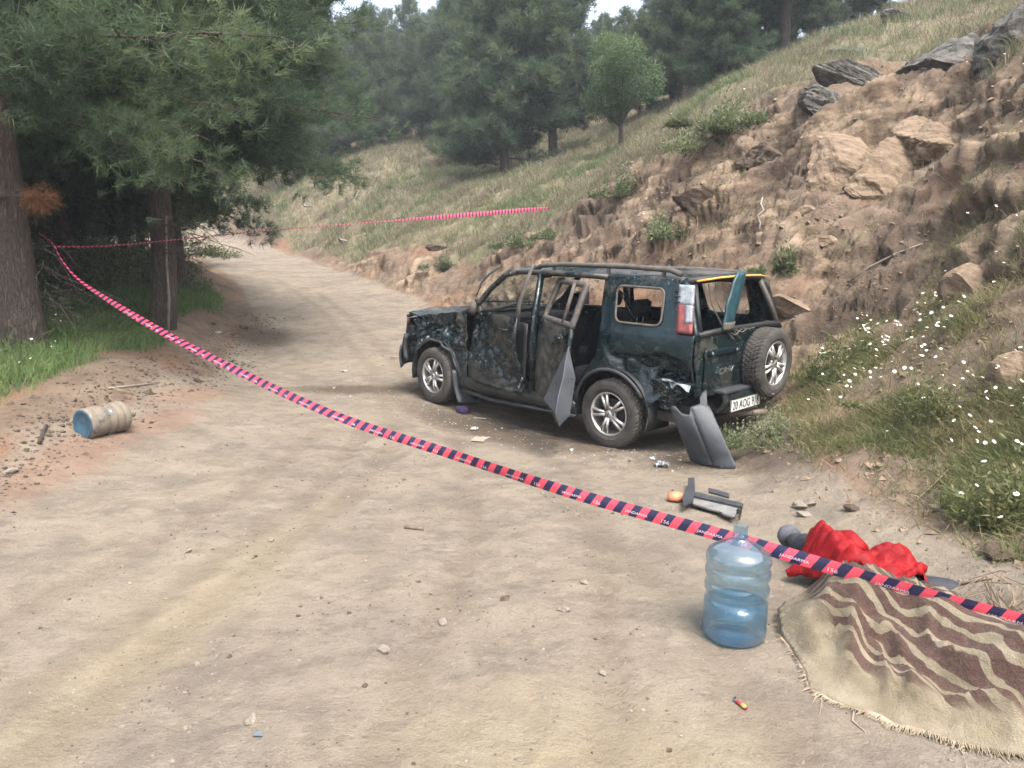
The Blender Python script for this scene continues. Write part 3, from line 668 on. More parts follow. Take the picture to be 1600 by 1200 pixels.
# tailgate
def tgx(y, z): return -.845 + .05 * (np.abs(y) / .78) ** 3 + .02 * ss(.9, 1.16, z)
panel('tailgate', rounded([(-.74, .60), (.70, .60), (.745, .9), (.725, 1.155), (-.74, 1.155)], .04, 3), lambda y, z: (tgx(y, z), y, z), PAINT_S, car, .04, dent=lambda P: np.stack([P[:, 0] + .008 * fbm(P[:, 1] * 4, P[:, 2] * 4, 3., 3), P[:, 1], P[:, 2]], -1), thick=.04)
tgw = MB().tube([(-.835, .725, 1.15), (-.842, .4, 1.165), (-.845, 0, 1.165), (-.842, -.4, 1.165), (-.83, -.73, 1.15)], .03, 6).build('tailgate_ledge', BLACK, car, True)
MB().tube([(-.83, -.70, 1.16), (-.75, -.66, 1.38), (-.68, -.60, 1.56)], .028, 6).build('tailgate_window_frame', BARE if False else RAIL, car, True)
MB().tube([(-.83, .68, 1.16), (-.76, .64, 1.38), (-.69, .58, 1.57)], .026, 6).build('tailgate_window_frame', BLACK, car, True)
gar = MB().sheet(lambda u, v: (-.868 - .012 * math.sin(math.pi * min(1, v * 1.1)) , .655 - .55 * u, .675 + .345 * v), 10, 8).build('tailgate_garnish', PAINT_S, car, True, thick=.03, bevel=.01)
MB().box((-.915, .15, .965), (-.875, .64, 1.025)).build('handle_bar', PAINT, gar, bevel=.018)
for yy in (.60, .19): MB().lathe([(0, -.92), (.012, -.92), (.012, -.90)], 10, 'x', (0, yy, .995)).build('lamp', WHITELENS, gar)
P_, F_ = textmesh('CR-V', .060, .25); P_[:, 0] *= 1.3
MB().add([(-.905, .46 - p[0], .785 + p[1]) for p in P_], F_).build('badge_lettering', flat('chrome', (.55, .56, .56), .25, .9, .1), gar, thick=.004)
# rear lamp on the near corner, upper half clear and lower half red
def lampf(x0, x1, z0, z1):
    def f(u, v):
        z = z0 + (z1 - z0) * v; lean = -.30 * (z - 1.15) * -.5
        x = x0 + (x1 - x0) * u + .185 * (z - 1.15); return (x, float(S(x, z)) + .008, z)
    return f
tl = MB().sheet(lampf(-.672, -.815, 1.165, 1.40), 5, 8).build('tail_lamp', REDLENS, car, True, thick=.03)
MB().sheet(lampf(-.672, -.815, 1.40, 1.57), 5, 6).build('clear_lens', WHITELENS, tl, True, thick=.03)
MB().sheet(lampf(-.745, -.815, 1.25, 1.40), 3, 6).build('clear_lens', WHITELENS, tl, True, thick=.036)
for k in range(3): MB().box((-.70 + .185 * (.28 + .045 * k), .715 - .018 * k, 1.42 + .045 * k), (-.63 + .185 * (.28 + .045 * k), .745 - .018 * k, 1.43 + .045 * k)).build('lens_rib', BLACK, tl)
tl2 = MB().sheet(lambda u, v: (lambda p: (p[0], -p[1], p[2]))(lampf(-.672, -.80, 1.17, 1.56)(u, v)), 4, 6).build('lamp_housing', BLACK, car, True, thick=.03)
# crumpled metal behind the rear wheel
def crum(u, v):
    x = -.42 - .44 * u; z = .72 - .25 * v * (.6 + .5 * math.sin(u * 4 + .3)); y = float(S(x, z)) - .02 - .05 * v
    k = ridged(np.array(x * 7.), np.array(z * 9.), 3.0, 3); k2 = fbm(np.array(x * 15.), np.array(z * 15.), 1., 2)
    return (x + .03 * float(k2), y + .09 * float(k) - .06 + .02 * float(k2), z + .025 * float(k))
MB().sheet(crum, 30, 18).build('crumpled_panel', PAINT_S, car, False, thick=.006)
MB().sheet(lambda u, v: (-.55 - .28 * u, .80 - .03 * math.sin(7 * u) + .03 * v, .745 - .03 * v + .03 * math.sin(11 * u) * v - .02 * u), 16, 3).build('torn_edge', flat('torn_metal', (.22, .25, .26), .5, .3, .5, 25), car, False, thick=.006)
# rear bumper: centre with number plate still on, near end torn off and hanging
rb = MB().sheet(lambda u, v: (-.86 - .13 * math.sin(math.pi * min(1, v * .62 + .12)) + .05 * abs(2 * u - 1) ** 3, .42 - 1.1 * u, .42 + .22 * v), 12, 8).build('rear_bumper', PAINT_S, car, True, thick=.03)
MB().box((-.985, -.10, .615), (-.82, .47, .65)).build('bumper_step', PLAST, rb, bevel=.012)
pl = MB().box((-1.012, -.12, .455), (-1.002, .40, .565)).build('number_plate', flat('plate_white', (.62, .62, .58), .5, var=.25, scale=20), car, bevel=.004)
fr = MB()
for lo, hi in (((-1.0145, -.125, .450), (-1.0125, .405, .456)), ((-1.0145, -.125, .564), (-1.0125, .405, .570)), ((-1.0145, -.125, .4565), (-1.0125, -.119, .5635)), ((-1.0145, .399, .4565), (-1.0125, .405, .5635))): fr.box(lo, hi)
fr.build('plate_border', BLACK, pl)
P_, F_ = textmesh('20 AOG 918', .075); P_[:, 0] *= .46 / P_[:, 0].max()
MB().add([(-1.0135, .37 - p[0], .472 + p[1]) for p in P_], F_).build('plate_lettering', BLACK, pl, thick=.002)
def hang(u, v):
    a, b = wl(1046, 634, 6.55), wl(1104, 624, 6.52); c, d = CARI @ (gp(1080, 722) + Vector((0, .05, .02))), CARI @ (gp(1151, 733) + Vector((0, .03, .02)))
    p = (a * (1 - u) + b * u) * (1 - v) + (c * (1 - u) + d * u) * v
    nrm = (b - a).cross(c - a).normalized()
    if nrm.x > 0: nrm = -nrm
    bow = .085 * math.sin(math.pi * (u * .82 + .10)) - .03 + .05 * math.sin(math.pi * v * .9)
    if abs(u - .5) < .045: bow -= .014
    if v > .86: bow += .03 * (v - .86) / .14
    return tuple(p + nrm * bow)
P2, F2 = patch(rounded([(0, .02), (.14, .0), (.22, .12), (.42, .14), (.50, .03), (.78, .02), (1, .10), (1, 1), (.55, .985), (0, 1)], .05, 2), .05)
hg = mobj('hanging_bumper', np.array([hang(p[0], p[1]) for p in P2]), F2, PLAST_L, car, True)
md = hg.modifiers.new('thickness', 'SOLIDIFY'); md.thickness = .012; md.offset = 0
tag(hg, 'torn-off grey end of the rear bumper hanging to the ground')
MB().tube([Vector(hang(.5, .2 + .075 * i)) + Vector((-.006, .008, 0)) for i in range(11)], .004, 4).build('crease', BLACK, hg)
MB().tube([wl(1098, 606, 6.75), wl(1100, 640, 6.68), wl(1112, 668, 6.6)], .035, 6, flat_=.3).build('torn_bracket', PLAST, car)
MB().tube([(-.55, .05, .36), (-.85, .02, .36), (-.98, -.12, .37), (-1.03, -.22, .37)], .034, 10).build('exhaust_pipe', flat('rusty_pipe', (.20, .16, .13), .6, .4, .4), car, True)
# teal strip of roof trim standing up at the back
def teal(u, v):
    a, b = wl(1136, 515, 6.85), wl(1158, 426, 6.9); p = a.lerp(b, v); w_ = (.080 + .022 * math.sin(v * 2.6) + .006 * math.sin(v * 17)) * (1 - .30 * max(0, v - .85) / .15)
    return (p.x - .025 * math.sin(math.pi * u) , p.y - (u - .5) * 2 * w_ + .025 * math.sin(v * 3.1) - .01 * v, p.z + (.05 * (.5 - u) + .012 * math.sin(u * 19)) * max(0, v - .85) / .15)
tq_ = MB().sheet(teal, 8, 18).build('broken_spoiler', TEAL, car, True, thick=.016); tag(tq_, 'teal strip of broken trim sticking up')
MB().sheet(lambda u, v: tuple(Vector(teal(u, v * .14)) + Vector((-.006, 0, -.003))), 8, 3).build('spoiler_end', RAIL, tq_, True, thick=.022)
rng = random.Random(5)
for k in range(5):
    y0 = .45 - .12 * k; MB().tube([(-.74, y0, 1.58), (-.78, y0 - .04 + .05 * rng.random(), 1.40), (-.85, y0 - .10, 1.2), (-.89, y0 - .16 - .1 * rng.random(), 1.12 - .05 * rng.random())] if k < 2 else [(-.85, y0 + .1, 1.17), (-.90, y0, 1.12 + .04 * rng.random()), (-.88, y0 - .14, 1.16)], .006, 5).build('loose_wire', RAIL, car)
MB().tube([(-.98, -.30, .40), (-1.0, -.36, .30), (-.98, -.46, .2), (-.95, -.5, .12)], .005, 5).build('loose_wire', RAIL, car)
MB().tube([(-.35, .02, 1.60), (-.36, .02, 1.48), (-.37, .01, 1.40)], [.006, .006, .006], 6).lathe([(.0, -.07), (.045, -.06), (.075, -.01), (.06, .045), (0, .06)], 16, 'z', (-.37, .0, 1.36)).build('dangling_lamp', BLACK, car, True)

# wheels
RUB = N('tyre_rubber'); _v = RUB.co(); RUB.bsdf(RUB.mix(RUB.ramp(RUB.noise(_v, 7, 5, .65), [(.35, 0.), (.75, 1.)]), (.018, .018, .018), (.085, .075, .062)), .85, RUB.bump(RUB.noise(_v, 60, 3), .2, .003)); RUB = RUB.m
ALLOY = N('alloy_rim'); _v = ALLOY.co(); ALLOY.bsdf(ALLOY.mix(ALLOY.ramp(ALLOY.noise(_v, 9, 5, .65), [(.4, 0.), (.75, 1.)]), (.58, .58, .57), (.27, .24, .21)), .42, Metallic=.75); ALLOY = ALLOY.m
def make_wheel(loc, rot, wear=0):
    wl_ = bpy.data.objects.new('wheel', None); COL.objects.link(wl_); wl_.parent = car; wl_.location = loc; wl_.rotation_euler = rot; wl_.empty_display_size = .1
    for ch in WPARTS:
        c = ch.copy(); COL.objects.link(c); c.parent = wl_
    return wl_
# wheel axis along +y, outer face at +y
prof = [(.205, .070), (.215, .092), (.245, .104), (.285, .103), (.312, .094), (.325, .082), (.331, .070), (.333, .058), (.322, .055), (.322, .047), (.333, .044), (.334, .024), (.323, .021), (.323, .013), (.334, .010)]
prof = prof + [(r, -h) for r, h in reversed(prof)]
def tread(k, j):
    r = prof[j][0]
    if r < .318 or abs(prof[j][1]) > .09: return 0
    ph = (k + (2 if prof[j][1] > 0 else 0) + int(abs(prof[j][1]) * 40)) % 4
    return -.008 if ph == 0 else 0
WPARTS = []
tyre = MB().lathe(prof, 200, 'y', rf=tread).build('tyre', RUB, None)
me_ = tyre.data
rim = MB().lathe([(.205, .075), (.212, .088), (.205, .092), (.196, .084), (.188, .055), (.184, .0), (.186, -.06), (.205, -.075)], 48, 'y')
rim = rim.build('rim', ALLOY, None, True)
sp = MB()
for k in range(5):
    for dd in (-.17, .17):
        a0, a1 = 2 * math.pi * k / 5 + dd * 1.1, 2 * math.pi * k / 5 + dd * .95
        p0 = Vector((.045 * math.sin(a0), .070, .045 * math.cos(a0))); p1 = Vector((.195 * math.sin(a1), .066, .195 * math.cos(a1)))
        pm = p0.lerp(p1, .5) + Vector((0, .012, 0))
        sp.tube([p0, pm, p1], [.022, .017, .020], 6, flat_=.9)
sp.lathe([(0, .090), (.030, .090), (.034, .084), (.070, .078), (.074, .06), (.06, .03)], 30, 'y')
spokes = sp.build('spokes', ALLOY, None, True)
hub = MB()
for k in range(5):
    a = 2 * math.pi * (k + .5) / 5; hub.lathe([(0, .086), (.009, .086), (.010, .074)], 8, 'y', (.054 * math.sin(a), 0, .054 * math.cos(a)))
hub.lathe([(.0, .020), (.135, .020), (.14, .012), (.14, -.01)], 28, 'y')
hub = hub.build('brake_disc', DARKMET, None)
lg = MB().box((-.012, .0905, -.014), (-.007, .0925, .014)).box((.007, .0905, -.014), (.012, .0925, .014)).box((-.0068, .0905, -.003), (.0068, .0925, .003)).build('centre_emblem', DARKMET, None)
WPARTS = [tyre, rim, spokes, hub, lg]
make_wheel((0, .77, .334), (0, R(20), R(1))); make_wheel((2.62, .77, .334), (0, R(52), R(-3)))
make_wheel((0, -.77, .334), (0, 0, R(180))); make_wheel((2.62, -.77, .334), (0, 0, R(180)))
spare = make_wheel((-.985, -.26, .83), (0, R(33), R(90))); spare.name = 'spare_wheel'
for o in WPARTS: bpy.data.objects.remove(o)
MB().box((-.90, -.40, .70), (-.86, -.12, .96)).build('spare_carrier', BLACK, car)
# mud flap behind the near front wheel
MB().sheet(lambda u, v: (2.20 + .05 * u - .10 * v * v, .60 + .27 * u, .42 - .36 * v + .03 * u), 5, 8).build('mud_flap', PLAST_L, car, True, thick=.014)
# inside
def seat(x, y, w_, zb=.46):
    s_ = bpy.data.objects.new('seat', None); COL.objects.link(s_); s_.parent = car; s_.location = (x, y, zb); s_.empty_display_size = .1
    MB().box((-.05, -w_, 0), (.48, w_, .22)).build('cushion', CLOTH, s_, bevel=.07)
    MB().box((-.07, -w_, .15), (.07, w_, .72), Matrix.Rotation(R(-14), 4, 'Y')).build('backrest', CLOTH, s_, bevel=.06)
    for yy in ((0,) if w_ < .4 else (.36, -.36)):
        h = MB().box((-.055, yy - .125, .77), (.045, yy + .125, .95), Matrix.Rotation(R(-12), 4, 'Y')).build('headrest', CLOTH, s_, bevel=.055)
        MB().tube([(-.17, yy - .05, .66), (-.185, yy - .05, .82)], .007, 6).tube([(-.17, yy + .05, .66), (-.185, yy + .05, .82)], .007, 6).build('headrest_post', BARE, h)
    return s_
seat(1.12, .37, .25); seat(1.12, -.37, .25); seat(.22, 0, .62)
ds = MB().box((1.78, -.70, .74), (2.10, .70, 1.07)).build('dashboard', BLACK, car, bevel=.06)
ring = [(.0, .19 * math.cos(2 * math.pi * k / 24), .19 * math.sin(2 * math.pi * k / 24)) for k in range(25)]
swM = Matrix.Translation((1.66, .37, 1.0)) @ Matrix.Rotation(R(-28), 4, 'Y')
st_ = MB().tube([swM @ Vector(p) for p in ring], .014, 6, cap=False).tube([swM @ Vector((.02, -.18, 0)), swM @ Vector((.03, 0, -.02)), swM @ Vector((.02, .18, 0))], .018, 6).tube([swM @ Vector((.03, 0, 0)), (1.85, .37, .88)], .03, 6).build('steering_wheel', BLACK, car, True)
MB().box((1.62, -.10, 1.50), (1.66, .12, 1.56)).build('rear_view_mirror', BLACK, car, bevel=.015)
MB().tube([(.14, .60, 1.50), (.05, .52, 1.28), (.0, .40, 1.12)], .022, 4, flat_=.25).build('seat_belt', RAIL, car)
MB().box((-.72, -.60, .46), (-.12, .60, .60)).build('boot_floor', CLOTH, car, bevel=.03)
m_ = MB().box((-.60, -.55, .60), (-.25, -.1, .98)).build('boot_bundle', CLOTH, car, bevel=.1)
MB().tube([(1.92, -.90, 1.16), (1.92, -.96, 1.2)], .03, 8).box((1.89, -1.10, 1.12), (1.98, -.93, 1.29)).build('wing_mirror', BLACK, car, bevel=.03)
# ================================================================== trees and ground cover
NR = np.random.RandomState(11)
def unit(a): return a / np.maximum(np.linalg.norm(a, axis=-1, keepdims=True), 1e-9)

def leaf_mat(name, stops, trans=.35, rough=.6):
    n = N(name); t_ = n.attr('tint').outputs['Fac']
    c = n.ramp(t_, stops)
    b = n.n('BsdfPrincipled', {'Base Color': c, 'Roughness': rough, 'Specular IOR Level': .25})
    tr = n.n('BsdfTranslucent', {'Color': c}); mx = n.n('MixShader', {'Fac': trans, 1: b.outputs[0], 2: tr.outputs[0]})
    n.t.links.new(mx.outputs[0], n.out.inputs['Surface']); return n.m
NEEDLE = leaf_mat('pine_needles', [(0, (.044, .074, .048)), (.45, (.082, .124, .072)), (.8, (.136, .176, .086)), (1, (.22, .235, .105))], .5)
NEEDLE_DRY = leaf_mat('dry_needles', [(0, (.16, .075, .035)), (1, (.30, .15, .07))])
OAKL = leaf_mat('oak_leaves', [(0, (.06, .10, .045)), (.5, (.115, .17, .075)), (1, (.20, .25, .12))])
GRASS_G = leaf_mat('green_grass', [(0, (.06, .11, .032)), (.5, (.115, .19, .06)), (1, (.22, .26, .11))])
GRASS_D = leaf_mat('dry_grass', [(0, (.14, .115, .075)), (.45, (.25, .215, .145)), (.8, (.38, .33, .235)), (1, (.12, .165, .07))])
WEED = leaf_mat('weed_leaves', [(0, (.07, .090, .038)), (.5, (.14, .155, .06)), (.8, (.22, .20, .095)), (1, (.32, .27, .16))])
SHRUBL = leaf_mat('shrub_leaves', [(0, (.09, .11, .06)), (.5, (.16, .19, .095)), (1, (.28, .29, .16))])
def bark_mat():
    n = N('pine_bark'); v0 = n.co((7, 7, 1.3)); wv = n.n('TexNoise', {'Vector': v0, 'Scale': 2.5, 'Detail': 4.0}).outputs['Color']; v = n.n('VectorMath', {0: v0, 1: wv}, operation='ADD').outputs[0]; a = n.noise(v, 4, 7, .7); vo = n.vor(v, 3.6, 'DISTANCE_TO_EDGE').outputs['Distance']
    c = n.ramp(a, [(.3, (.035, .028, .023)), (.55, (.095, .072, .056)), (.75, (.17, .13, .10))])
    c = n.mix(n.math('MULTIPLY', n.ramp(vo, [(0, 1.), (.16, 0.)]), .6), c, (.03, .024, .02))
    n.bsdf(c, .95, n.bump(n.math('ADD', n.ramp(vo, [(0, 0.), (.25, 1.)]), a), .8, .03)); return n.m
BARK = bark_mat()

def needles(T, D, K, L, w_, spread, rs, tint):
    """a tuft of K needles at each point; returns vertices, triangles, tint per vertex"""
    n = len(T); d = unit(D[:, None, :] + spread * rs.normal(size=(n, K, 3)))
    l = L * rs.uniform(.6, 1.1, (n, K, 1)); side_ = unit(np.cross(d, rs.normal(size=(n, K, 3)))) * w_
    b = T[:, None, :] + d * (.03 * L) + rs.normal(size=(n, K, 3)) * .12 * L
    V_ = np.stack([b - side_, b + side_, b + d * l], 2).reshape(-1, 3)
    ti = np.repeat(np.clip(tint[:, None] + rs.normal(0, .10, (n, K)), 0, 1).reshape(-1), 3)
    return V_, np.arange(len(V_)).reshape(-1, 3), ti

def pine_mesh(seed, h, cb, rad, ntuft, K, L, w_, r0, limbs=46, lean=(0, 0), droop=.18, side_bias=None, clump=.16, tpow=.9, lr=.030):
    rs = np.random.RandomState(seed); mb = MB()
    zs = np.linspace(-.4, h, 12); wob_ = rs.normal(0, .05, (12, 2)).cumsum(0) * (h / 9); wob_ -= wob_[0]
    tr_ = np.stack([wob_[:, 0] + lean[0] * zs / h, wob_[:, 1] + lean[1] * zs / h, zs], 1)
    mb.tube([tuple(p) for p in tr_], [r0 * (1.25 if i == 0 else 1) * (1 - .93 * max(0, z) / h) ** .85 + .008 for i, z in enumerate(zs)], 12)
    T, D, Wt = [], [], []
    for i in range(limbs):
        t = ((i + rs.uniform()) / limbs) ** tpow; z = cb + (h * .97 - cb) * t
        az = i * 2.399 + rs.normal(0, .35); 
        ln = rad * (1 - t) ** .62 * (.45 + .55 * min(1, t * 5 + .55)) * rs.uniform(.6, 1.12) + .25
        if side_bias is not None: ln *= 1 + side_bias[1] * max(-.6, math.cos(az - side_bias[0]))
        p = np.array([np.interp(z, zs, tr_[:, k]) for k in range(3)]); el = R(5 + 45 * t) + rs.normal(0, .12)
        d = np.array([math.cos(az) * math.cos(el), math.sin(az) * math.cos(el), math.sin(el)])
        pts = []
        for s in np.linspace(0, 1, 7):
            q = p + d * ln * s; q[2] += -droop * ln * s * s * (1 - t) + .10 * ln * s ** 3
            q[:2] += rs.normal(0, .03, 2) * ln * s; pts.append(q)
        mb.tube([tuple(q) for q in pts], [max(.006, lr * ln ** .8 * (1 - .85 * s) * (r0 / .2) ** .4) for s in np.linspace(0, 1, 7)], 5, cap=False)
        pts = np.array(pts); nb = int(4 + ln * 5.5)
        for k in range(nb):
            s = rs.uniform(.22, 1.0) if k else 1.0; j = min(5, int(s * 6)); q = pts[j] + (pts[j + 1] - pts[j]) * (s * 6 - j)
            axd = unit(pts[j + 1] - pts[j]); sl = (.22 + .36 * ln * (1.05 - s)) * rs.uniform(.6, 1.2)
            sd = unit(axd * rs.uniform(.4, .9) + unit(np.cross(axd, [0, 0, 1])) * (1 if k % 2 else -1) * rs.uniform(.5, 1.0) + np.array([0, 0, rs.uniform(-.25, .35)]))
            e = q + sd * sl; e[2] -= .1 * sl
            if ln > .8: mb.tube([tuple(q), tuple((q + e) / 2 + [0, 0, .02]), tuple(e)], [.009, .006, .003], 3, cap=False)
            m = max(2, int(6 * sl / .4)); u_ = rs.uniform(.25, 1.05, m)
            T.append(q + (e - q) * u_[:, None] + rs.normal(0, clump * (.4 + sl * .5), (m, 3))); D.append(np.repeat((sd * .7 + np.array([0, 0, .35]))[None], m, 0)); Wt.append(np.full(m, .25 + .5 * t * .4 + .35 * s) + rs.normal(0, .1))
    T = np.concatenate(T); D = np.concatenate(D); Wt = np.concatenate(Wt)
    pick = rs.randint(0, len(T), ntuft); T = T[pick] + rs.normal(0, .07, (ntuft, 3)); D = unit(D[pick] + rs.normal(0, .25, (ntuft, 3)))
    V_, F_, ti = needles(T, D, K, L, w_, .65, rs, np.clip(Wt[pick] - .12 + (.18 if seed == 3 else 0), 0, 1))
    return mb, V_, F_, ti

def place_pine(mesh, name, loc, rz=0.0, sc=1.0, first=None):
    """first = (trunk, crown) objects whose data is shared"""
    root = empty(name, loc, rz); root.scale = (sc, sc, sc)
    if first is None:
        mb, V_, F_, ti = mesh
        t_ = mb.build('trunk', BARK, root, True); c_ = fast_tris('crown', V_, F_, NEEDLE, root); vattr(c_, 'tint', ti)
        return root, (t_, c_)
    for ch in first:
        c = ch.copy(); COL.objects.link(c); c.parent = root
    return root, first

def on_ground(x, y, dz=-.05): return (x, y, gz(x, y) + dz)
# --- the near pines on the left
r_, _ = place_pine(pine_mesh(3, 8.5, 2.65, 2.6, 13000, 17, .15, .0046, .25, 70, (-.2, .1), .30, (-1.0, .30), .22, 1.7, .010), 'pine_tree', on_ground(-5.55, 8.75)); tag(r_, 'thick pine trunk at the left edge of the photo with barrier tape tied to it', 'tree')
r_, _ = place_pine(pine_mesh(5, 8.6, 2.95, 2.7, 15000, 17, .16, .0052, .19, 76, (.15, 0), .30, (-.35, .28), .22, 1.5, .010), 'pine_tree', on_ground(-5.35, 11.6)); tag(r_, 'pine with a pale stem beside its trunk in the green grass by the road', 'tree')
r_, _ = place_pine(pine_mesh(8, 9.2, 2.9, 2.8, 12000, 16, .18, .0062, .17, 70, (.1, 0), .28, (-.1, .25), .22, 1.4, .014), 'pine_tree', on_ground(-6.0, 14.2)); tag(r_, 'dark pine close behind the grass verge, its trunk half hidden by the nearer pine', 'tree')
r_, P4 = place_pine(pine_mesh(9, 8.2, 1.7, 2.8, 7000, 13, .2, .009, .12, 60, (0, 0), .22, None, .2, 1.4, .016), 'pine_tree', on_ground(-7.5, 13.2)); tag(r_, 'slim pine standing in deep shade between the two near left trunks', 'tree')
for k, (x, y, s_) in enumerate([(-9.5, 11.5, 1.0), (-10.5, 16.5, 1.1), (-8.4, 18.5, 1.05), (-12.5, 21, 1.15), (-8.2, 9.8, .8), (-13.5, 12.5, 1.1), (-10.2, 20.5, 1.0), (-12.2, 25.5, 1.1), (-15.5, 18, 1.1), (-8.8, 15.3, .8)]):
    r_, _ = place_pine(None, 'pine_tree', on_ground(x, y), k * 1.3, s_, P4); tag(r_, 'shaded pine in the thicket behind the left verge', 'tree', 'pines of the shaded thicket on the left')
# --- the wood behind the grassy slope
FAR = []; FAR_H = [9.0, 10.5, 7.8, 9.6]
for k, (h, cb, rad) in enumerate([(9.0, .9, 2.5), (10.5, 1.9, 2.7), (7.8, .7, 2.5), (9.6, .9, 2.2)]):
    FAR.append(pine_mesh(30 + k, h, cb, rad, 6000, 10, .30, .014, .17, 58, (0, 0), .1, None, .16, 1.15, .018))
firsts = [None] * 4
rs_ = np.random.RandomState(4); spots = []
for px, py, z, v_ in [(330, 300, 34, 0), (420, 265, 38, 1), (470, 262, 42, 3), (520, 258, 46, 0), (575, 250, 44, 2), (620, 245, 48, 3), (660, 246, 45, 1), (700, 246, 43, 2), (738, 244, 41, 0), (760, 250, 36, 3), (640, 235, 56, 0), (560, 235, 58, 1), (490, 240, 60, 3), (430, 245, 58, 0), (360, 260, 52, 1), (290, 270, 46, 2), (230, 280, 40, 3), (150, 285, 44, 0), (80, 290, 38, 1), (0, 300, 40, 2), (700, 225, 60, 1), (770, 220, 58, 2), (830, 225, 46, 0), (905, 225, 42, 3), (955, 215, 37, 1), (1000, 200, 34, 0), (1050, 185, 31, 2), (1090, 170, 36, 3), (1140, 140, 33, 1), (1180, 125, 38, 0), (1240, 95, 36, 2), (1290, 70, 40, 3), (1340, 40, 44, 1), (930, 215, 55, 2), (1010, 190, 52, 1), (1100, 160, 50, 0), (610, 225, 70, 3), (680, 220, 72, 0), (540, 228, 72, 2), (860, 215, 64, 3), (1130, 150, 24, 0), (1190, 125, 26, 2), (1270, 85, 28, 3), (1320, 60, 30, 0), (1370, 40, 30, 2), (1060, 190, 27, 3), (1420, 10, 36, 1), (505, 240, 50, 1), (545, 235, 64, 0), (590, 232, 52, 3), (635, 230, 62, 1), (675, 232, 54, 2), (715, 225, 50, 3), (745, 225, 66, 0), (800, 215, 52, 1), (885, 215, 50, 0), (940, 205, 46, 3), (980, 195, 44, 2), (1030, 180, 42, 1), (1075, 165, 44, 0), (1120, 150, 40, 2), (1165, 130, 45, 3)]:
    x, y, _z = px2w(px, py, z); spots.append((x, y, v_))
for k, (x, y, v_) in enumerate(spots):
    sc_ = rs_.uniform(.95, 1.35); pxx = 800 + FPX * x / y
    if -sdist(np.array(x), np.array(y), EDGE_L) < 1.2 and sdist(np.array(x), np.array(y), EDGE_R) < 1.2: continue
    yt = rs_.uniform(8, 75) if 500 < pxx < 735 else (rs_.uniform(20, 70) if 895 < pxx < 995 else rs_.uniform(-90, 10))
    top = CAM_H + y * (-.139 + (600 - yt) / FPX * .99); sc_ = min(1.5, max(.45, (top - gz(x, y)) / FAR_H[v_]))
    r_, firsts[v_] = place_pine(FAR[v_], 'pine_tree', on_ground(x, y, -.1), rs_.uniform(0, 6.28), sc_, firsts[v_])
    tag(r_, 'pine in the hazy wood beyond the grassy slope', 'tree', 'pines of the hazy wood')
# the pines that stand out from it
for px, py, z, v_, s_, lab in [(790, 282, 30, 2, 1.12, 'pine with a leaning bare trunk atop the grassy slope, left of a taller one'), (866, 268, 30.5, 1, 1.08, 'tall pine with a straight bare trunk on the slope behind the far tape'), (1225, 112, 25, 1, 1.0, 'dark pine with a straight trunk rising behind the ridge on the right')]:
    x, y, _z = px2w(px, py, z)
    r_, firsts[v_] = place_pine(FAR[v_], 'pine_tree', on_ground(x, y, -.1), px * .1, s_, firsts[v_]); tag(r_, lab, 'tree')

def leafy(name, loc, radii, n_leaf, leaf, m, seed, trunk=None, upright=0.0, lumps=9):
    """broad-leaved bush or tree: leaves clustered in lumps round the crown's volume, on real stems"""
    rs = np.random.RandomState(seed); root = empty(name, loc); rx, ry, rz_ = radii
    base = np.array([0, 0, trunk[0] if trunk else 0.0])
    C_ = rs.normal(size=(lumps, 3)); C_ = unit(C_) * rs.uniform(.35, .8, (lumps, 1)) * [rx, ry, rz_] + base + [0, 0, rz_]
    C_[:, 2] = np.maximum(C_[:, 2], base[2] + .15 * rz_)
    mb = MB(); tr_ = trunk[1] if trunk else .012
    if trunk: mb.tube([(0, 0, -.2), (.03, .02, trunk[0] * .5), (0, .02, trunk[0] + rz_ * .4)], [tr_ * 1.2, tr_, tr_ * .6], 8)
    for c in C_: mb.tube([tuple(base * .8), tuple((base + c) / 2 + rs.normal(0, .05, 3) * rx), tuple(c)], [tr_ * .5, tr_ * .35, tr_ * .15], 5, cap=False)
    k = rs.randint(0, lumps, n_leaf)
    if not trunk: C_ = rs.normal(size=(lumps, 3)) * [rx * .75, ry * .75, 0] + [0, 0, rz_ * .3]
    g = unit(rs.normal(size=(n_leaf, 3))) * rs.uniform(.35, 1.0, (n_leaf, 1)) ** .6
    P_ = C_[k] + g * np.array([rx, ry, rz_]) * .48 * rs.uniform(.55, 1.2, (lumps, 1))[k]
    if not trunk: P_[:, 2] = np.abs(rs.normal(0, .55, n_leaf)) * rz_ * np.exp(-(P_[:, 0] ** 2 + P_[:, 1] ** 2) / (1.6 * rx * rx)) * 2.2
    P_[:, 2] = np.maximum(P_[:, 2], .01)
    d = unit(g + rs.normal(0, .5, (n_leaf, 3)) + [0, 0, upright]); s_ = unit(np.cross(d, rs.normal(size=(n_leaf, 3)))) * leaf * .16
    l = leaf * rs.uniform(.6, 1.2, (n_leaf, 1))
    V_ = np.stack([P_, P_ + d * l * .5 + s_, P_ + d * l, P_ + d * l * .5 - s_], 1).reshape(-1, 3)
    i = np.arange(n_leaf)[:, None] * 4; F_ = np.concatenate([i + [0, 1, 2], i + [0, 2, 3]])
    mb.build('trunk' if trunk else 'stems', BARK, root, True)
    o = fast_tris('crown' if trunk else 'foliage', V_, F_, m, root)
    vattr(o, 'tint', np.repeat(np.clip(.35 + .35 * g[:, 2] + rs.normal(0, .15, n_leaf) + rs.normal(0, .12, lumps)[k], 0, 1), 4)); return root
x, y, _z = px2w(968, 250, 22); tag(leafy('oak_tree', on_ground(x, y), (1.3, 1.15, 1.2), 20000, .085, OAKL, 2, (.9, .07), 0, 11), 'rounded pale green broad-leaved tree on the ridge behind the car', 'tree')
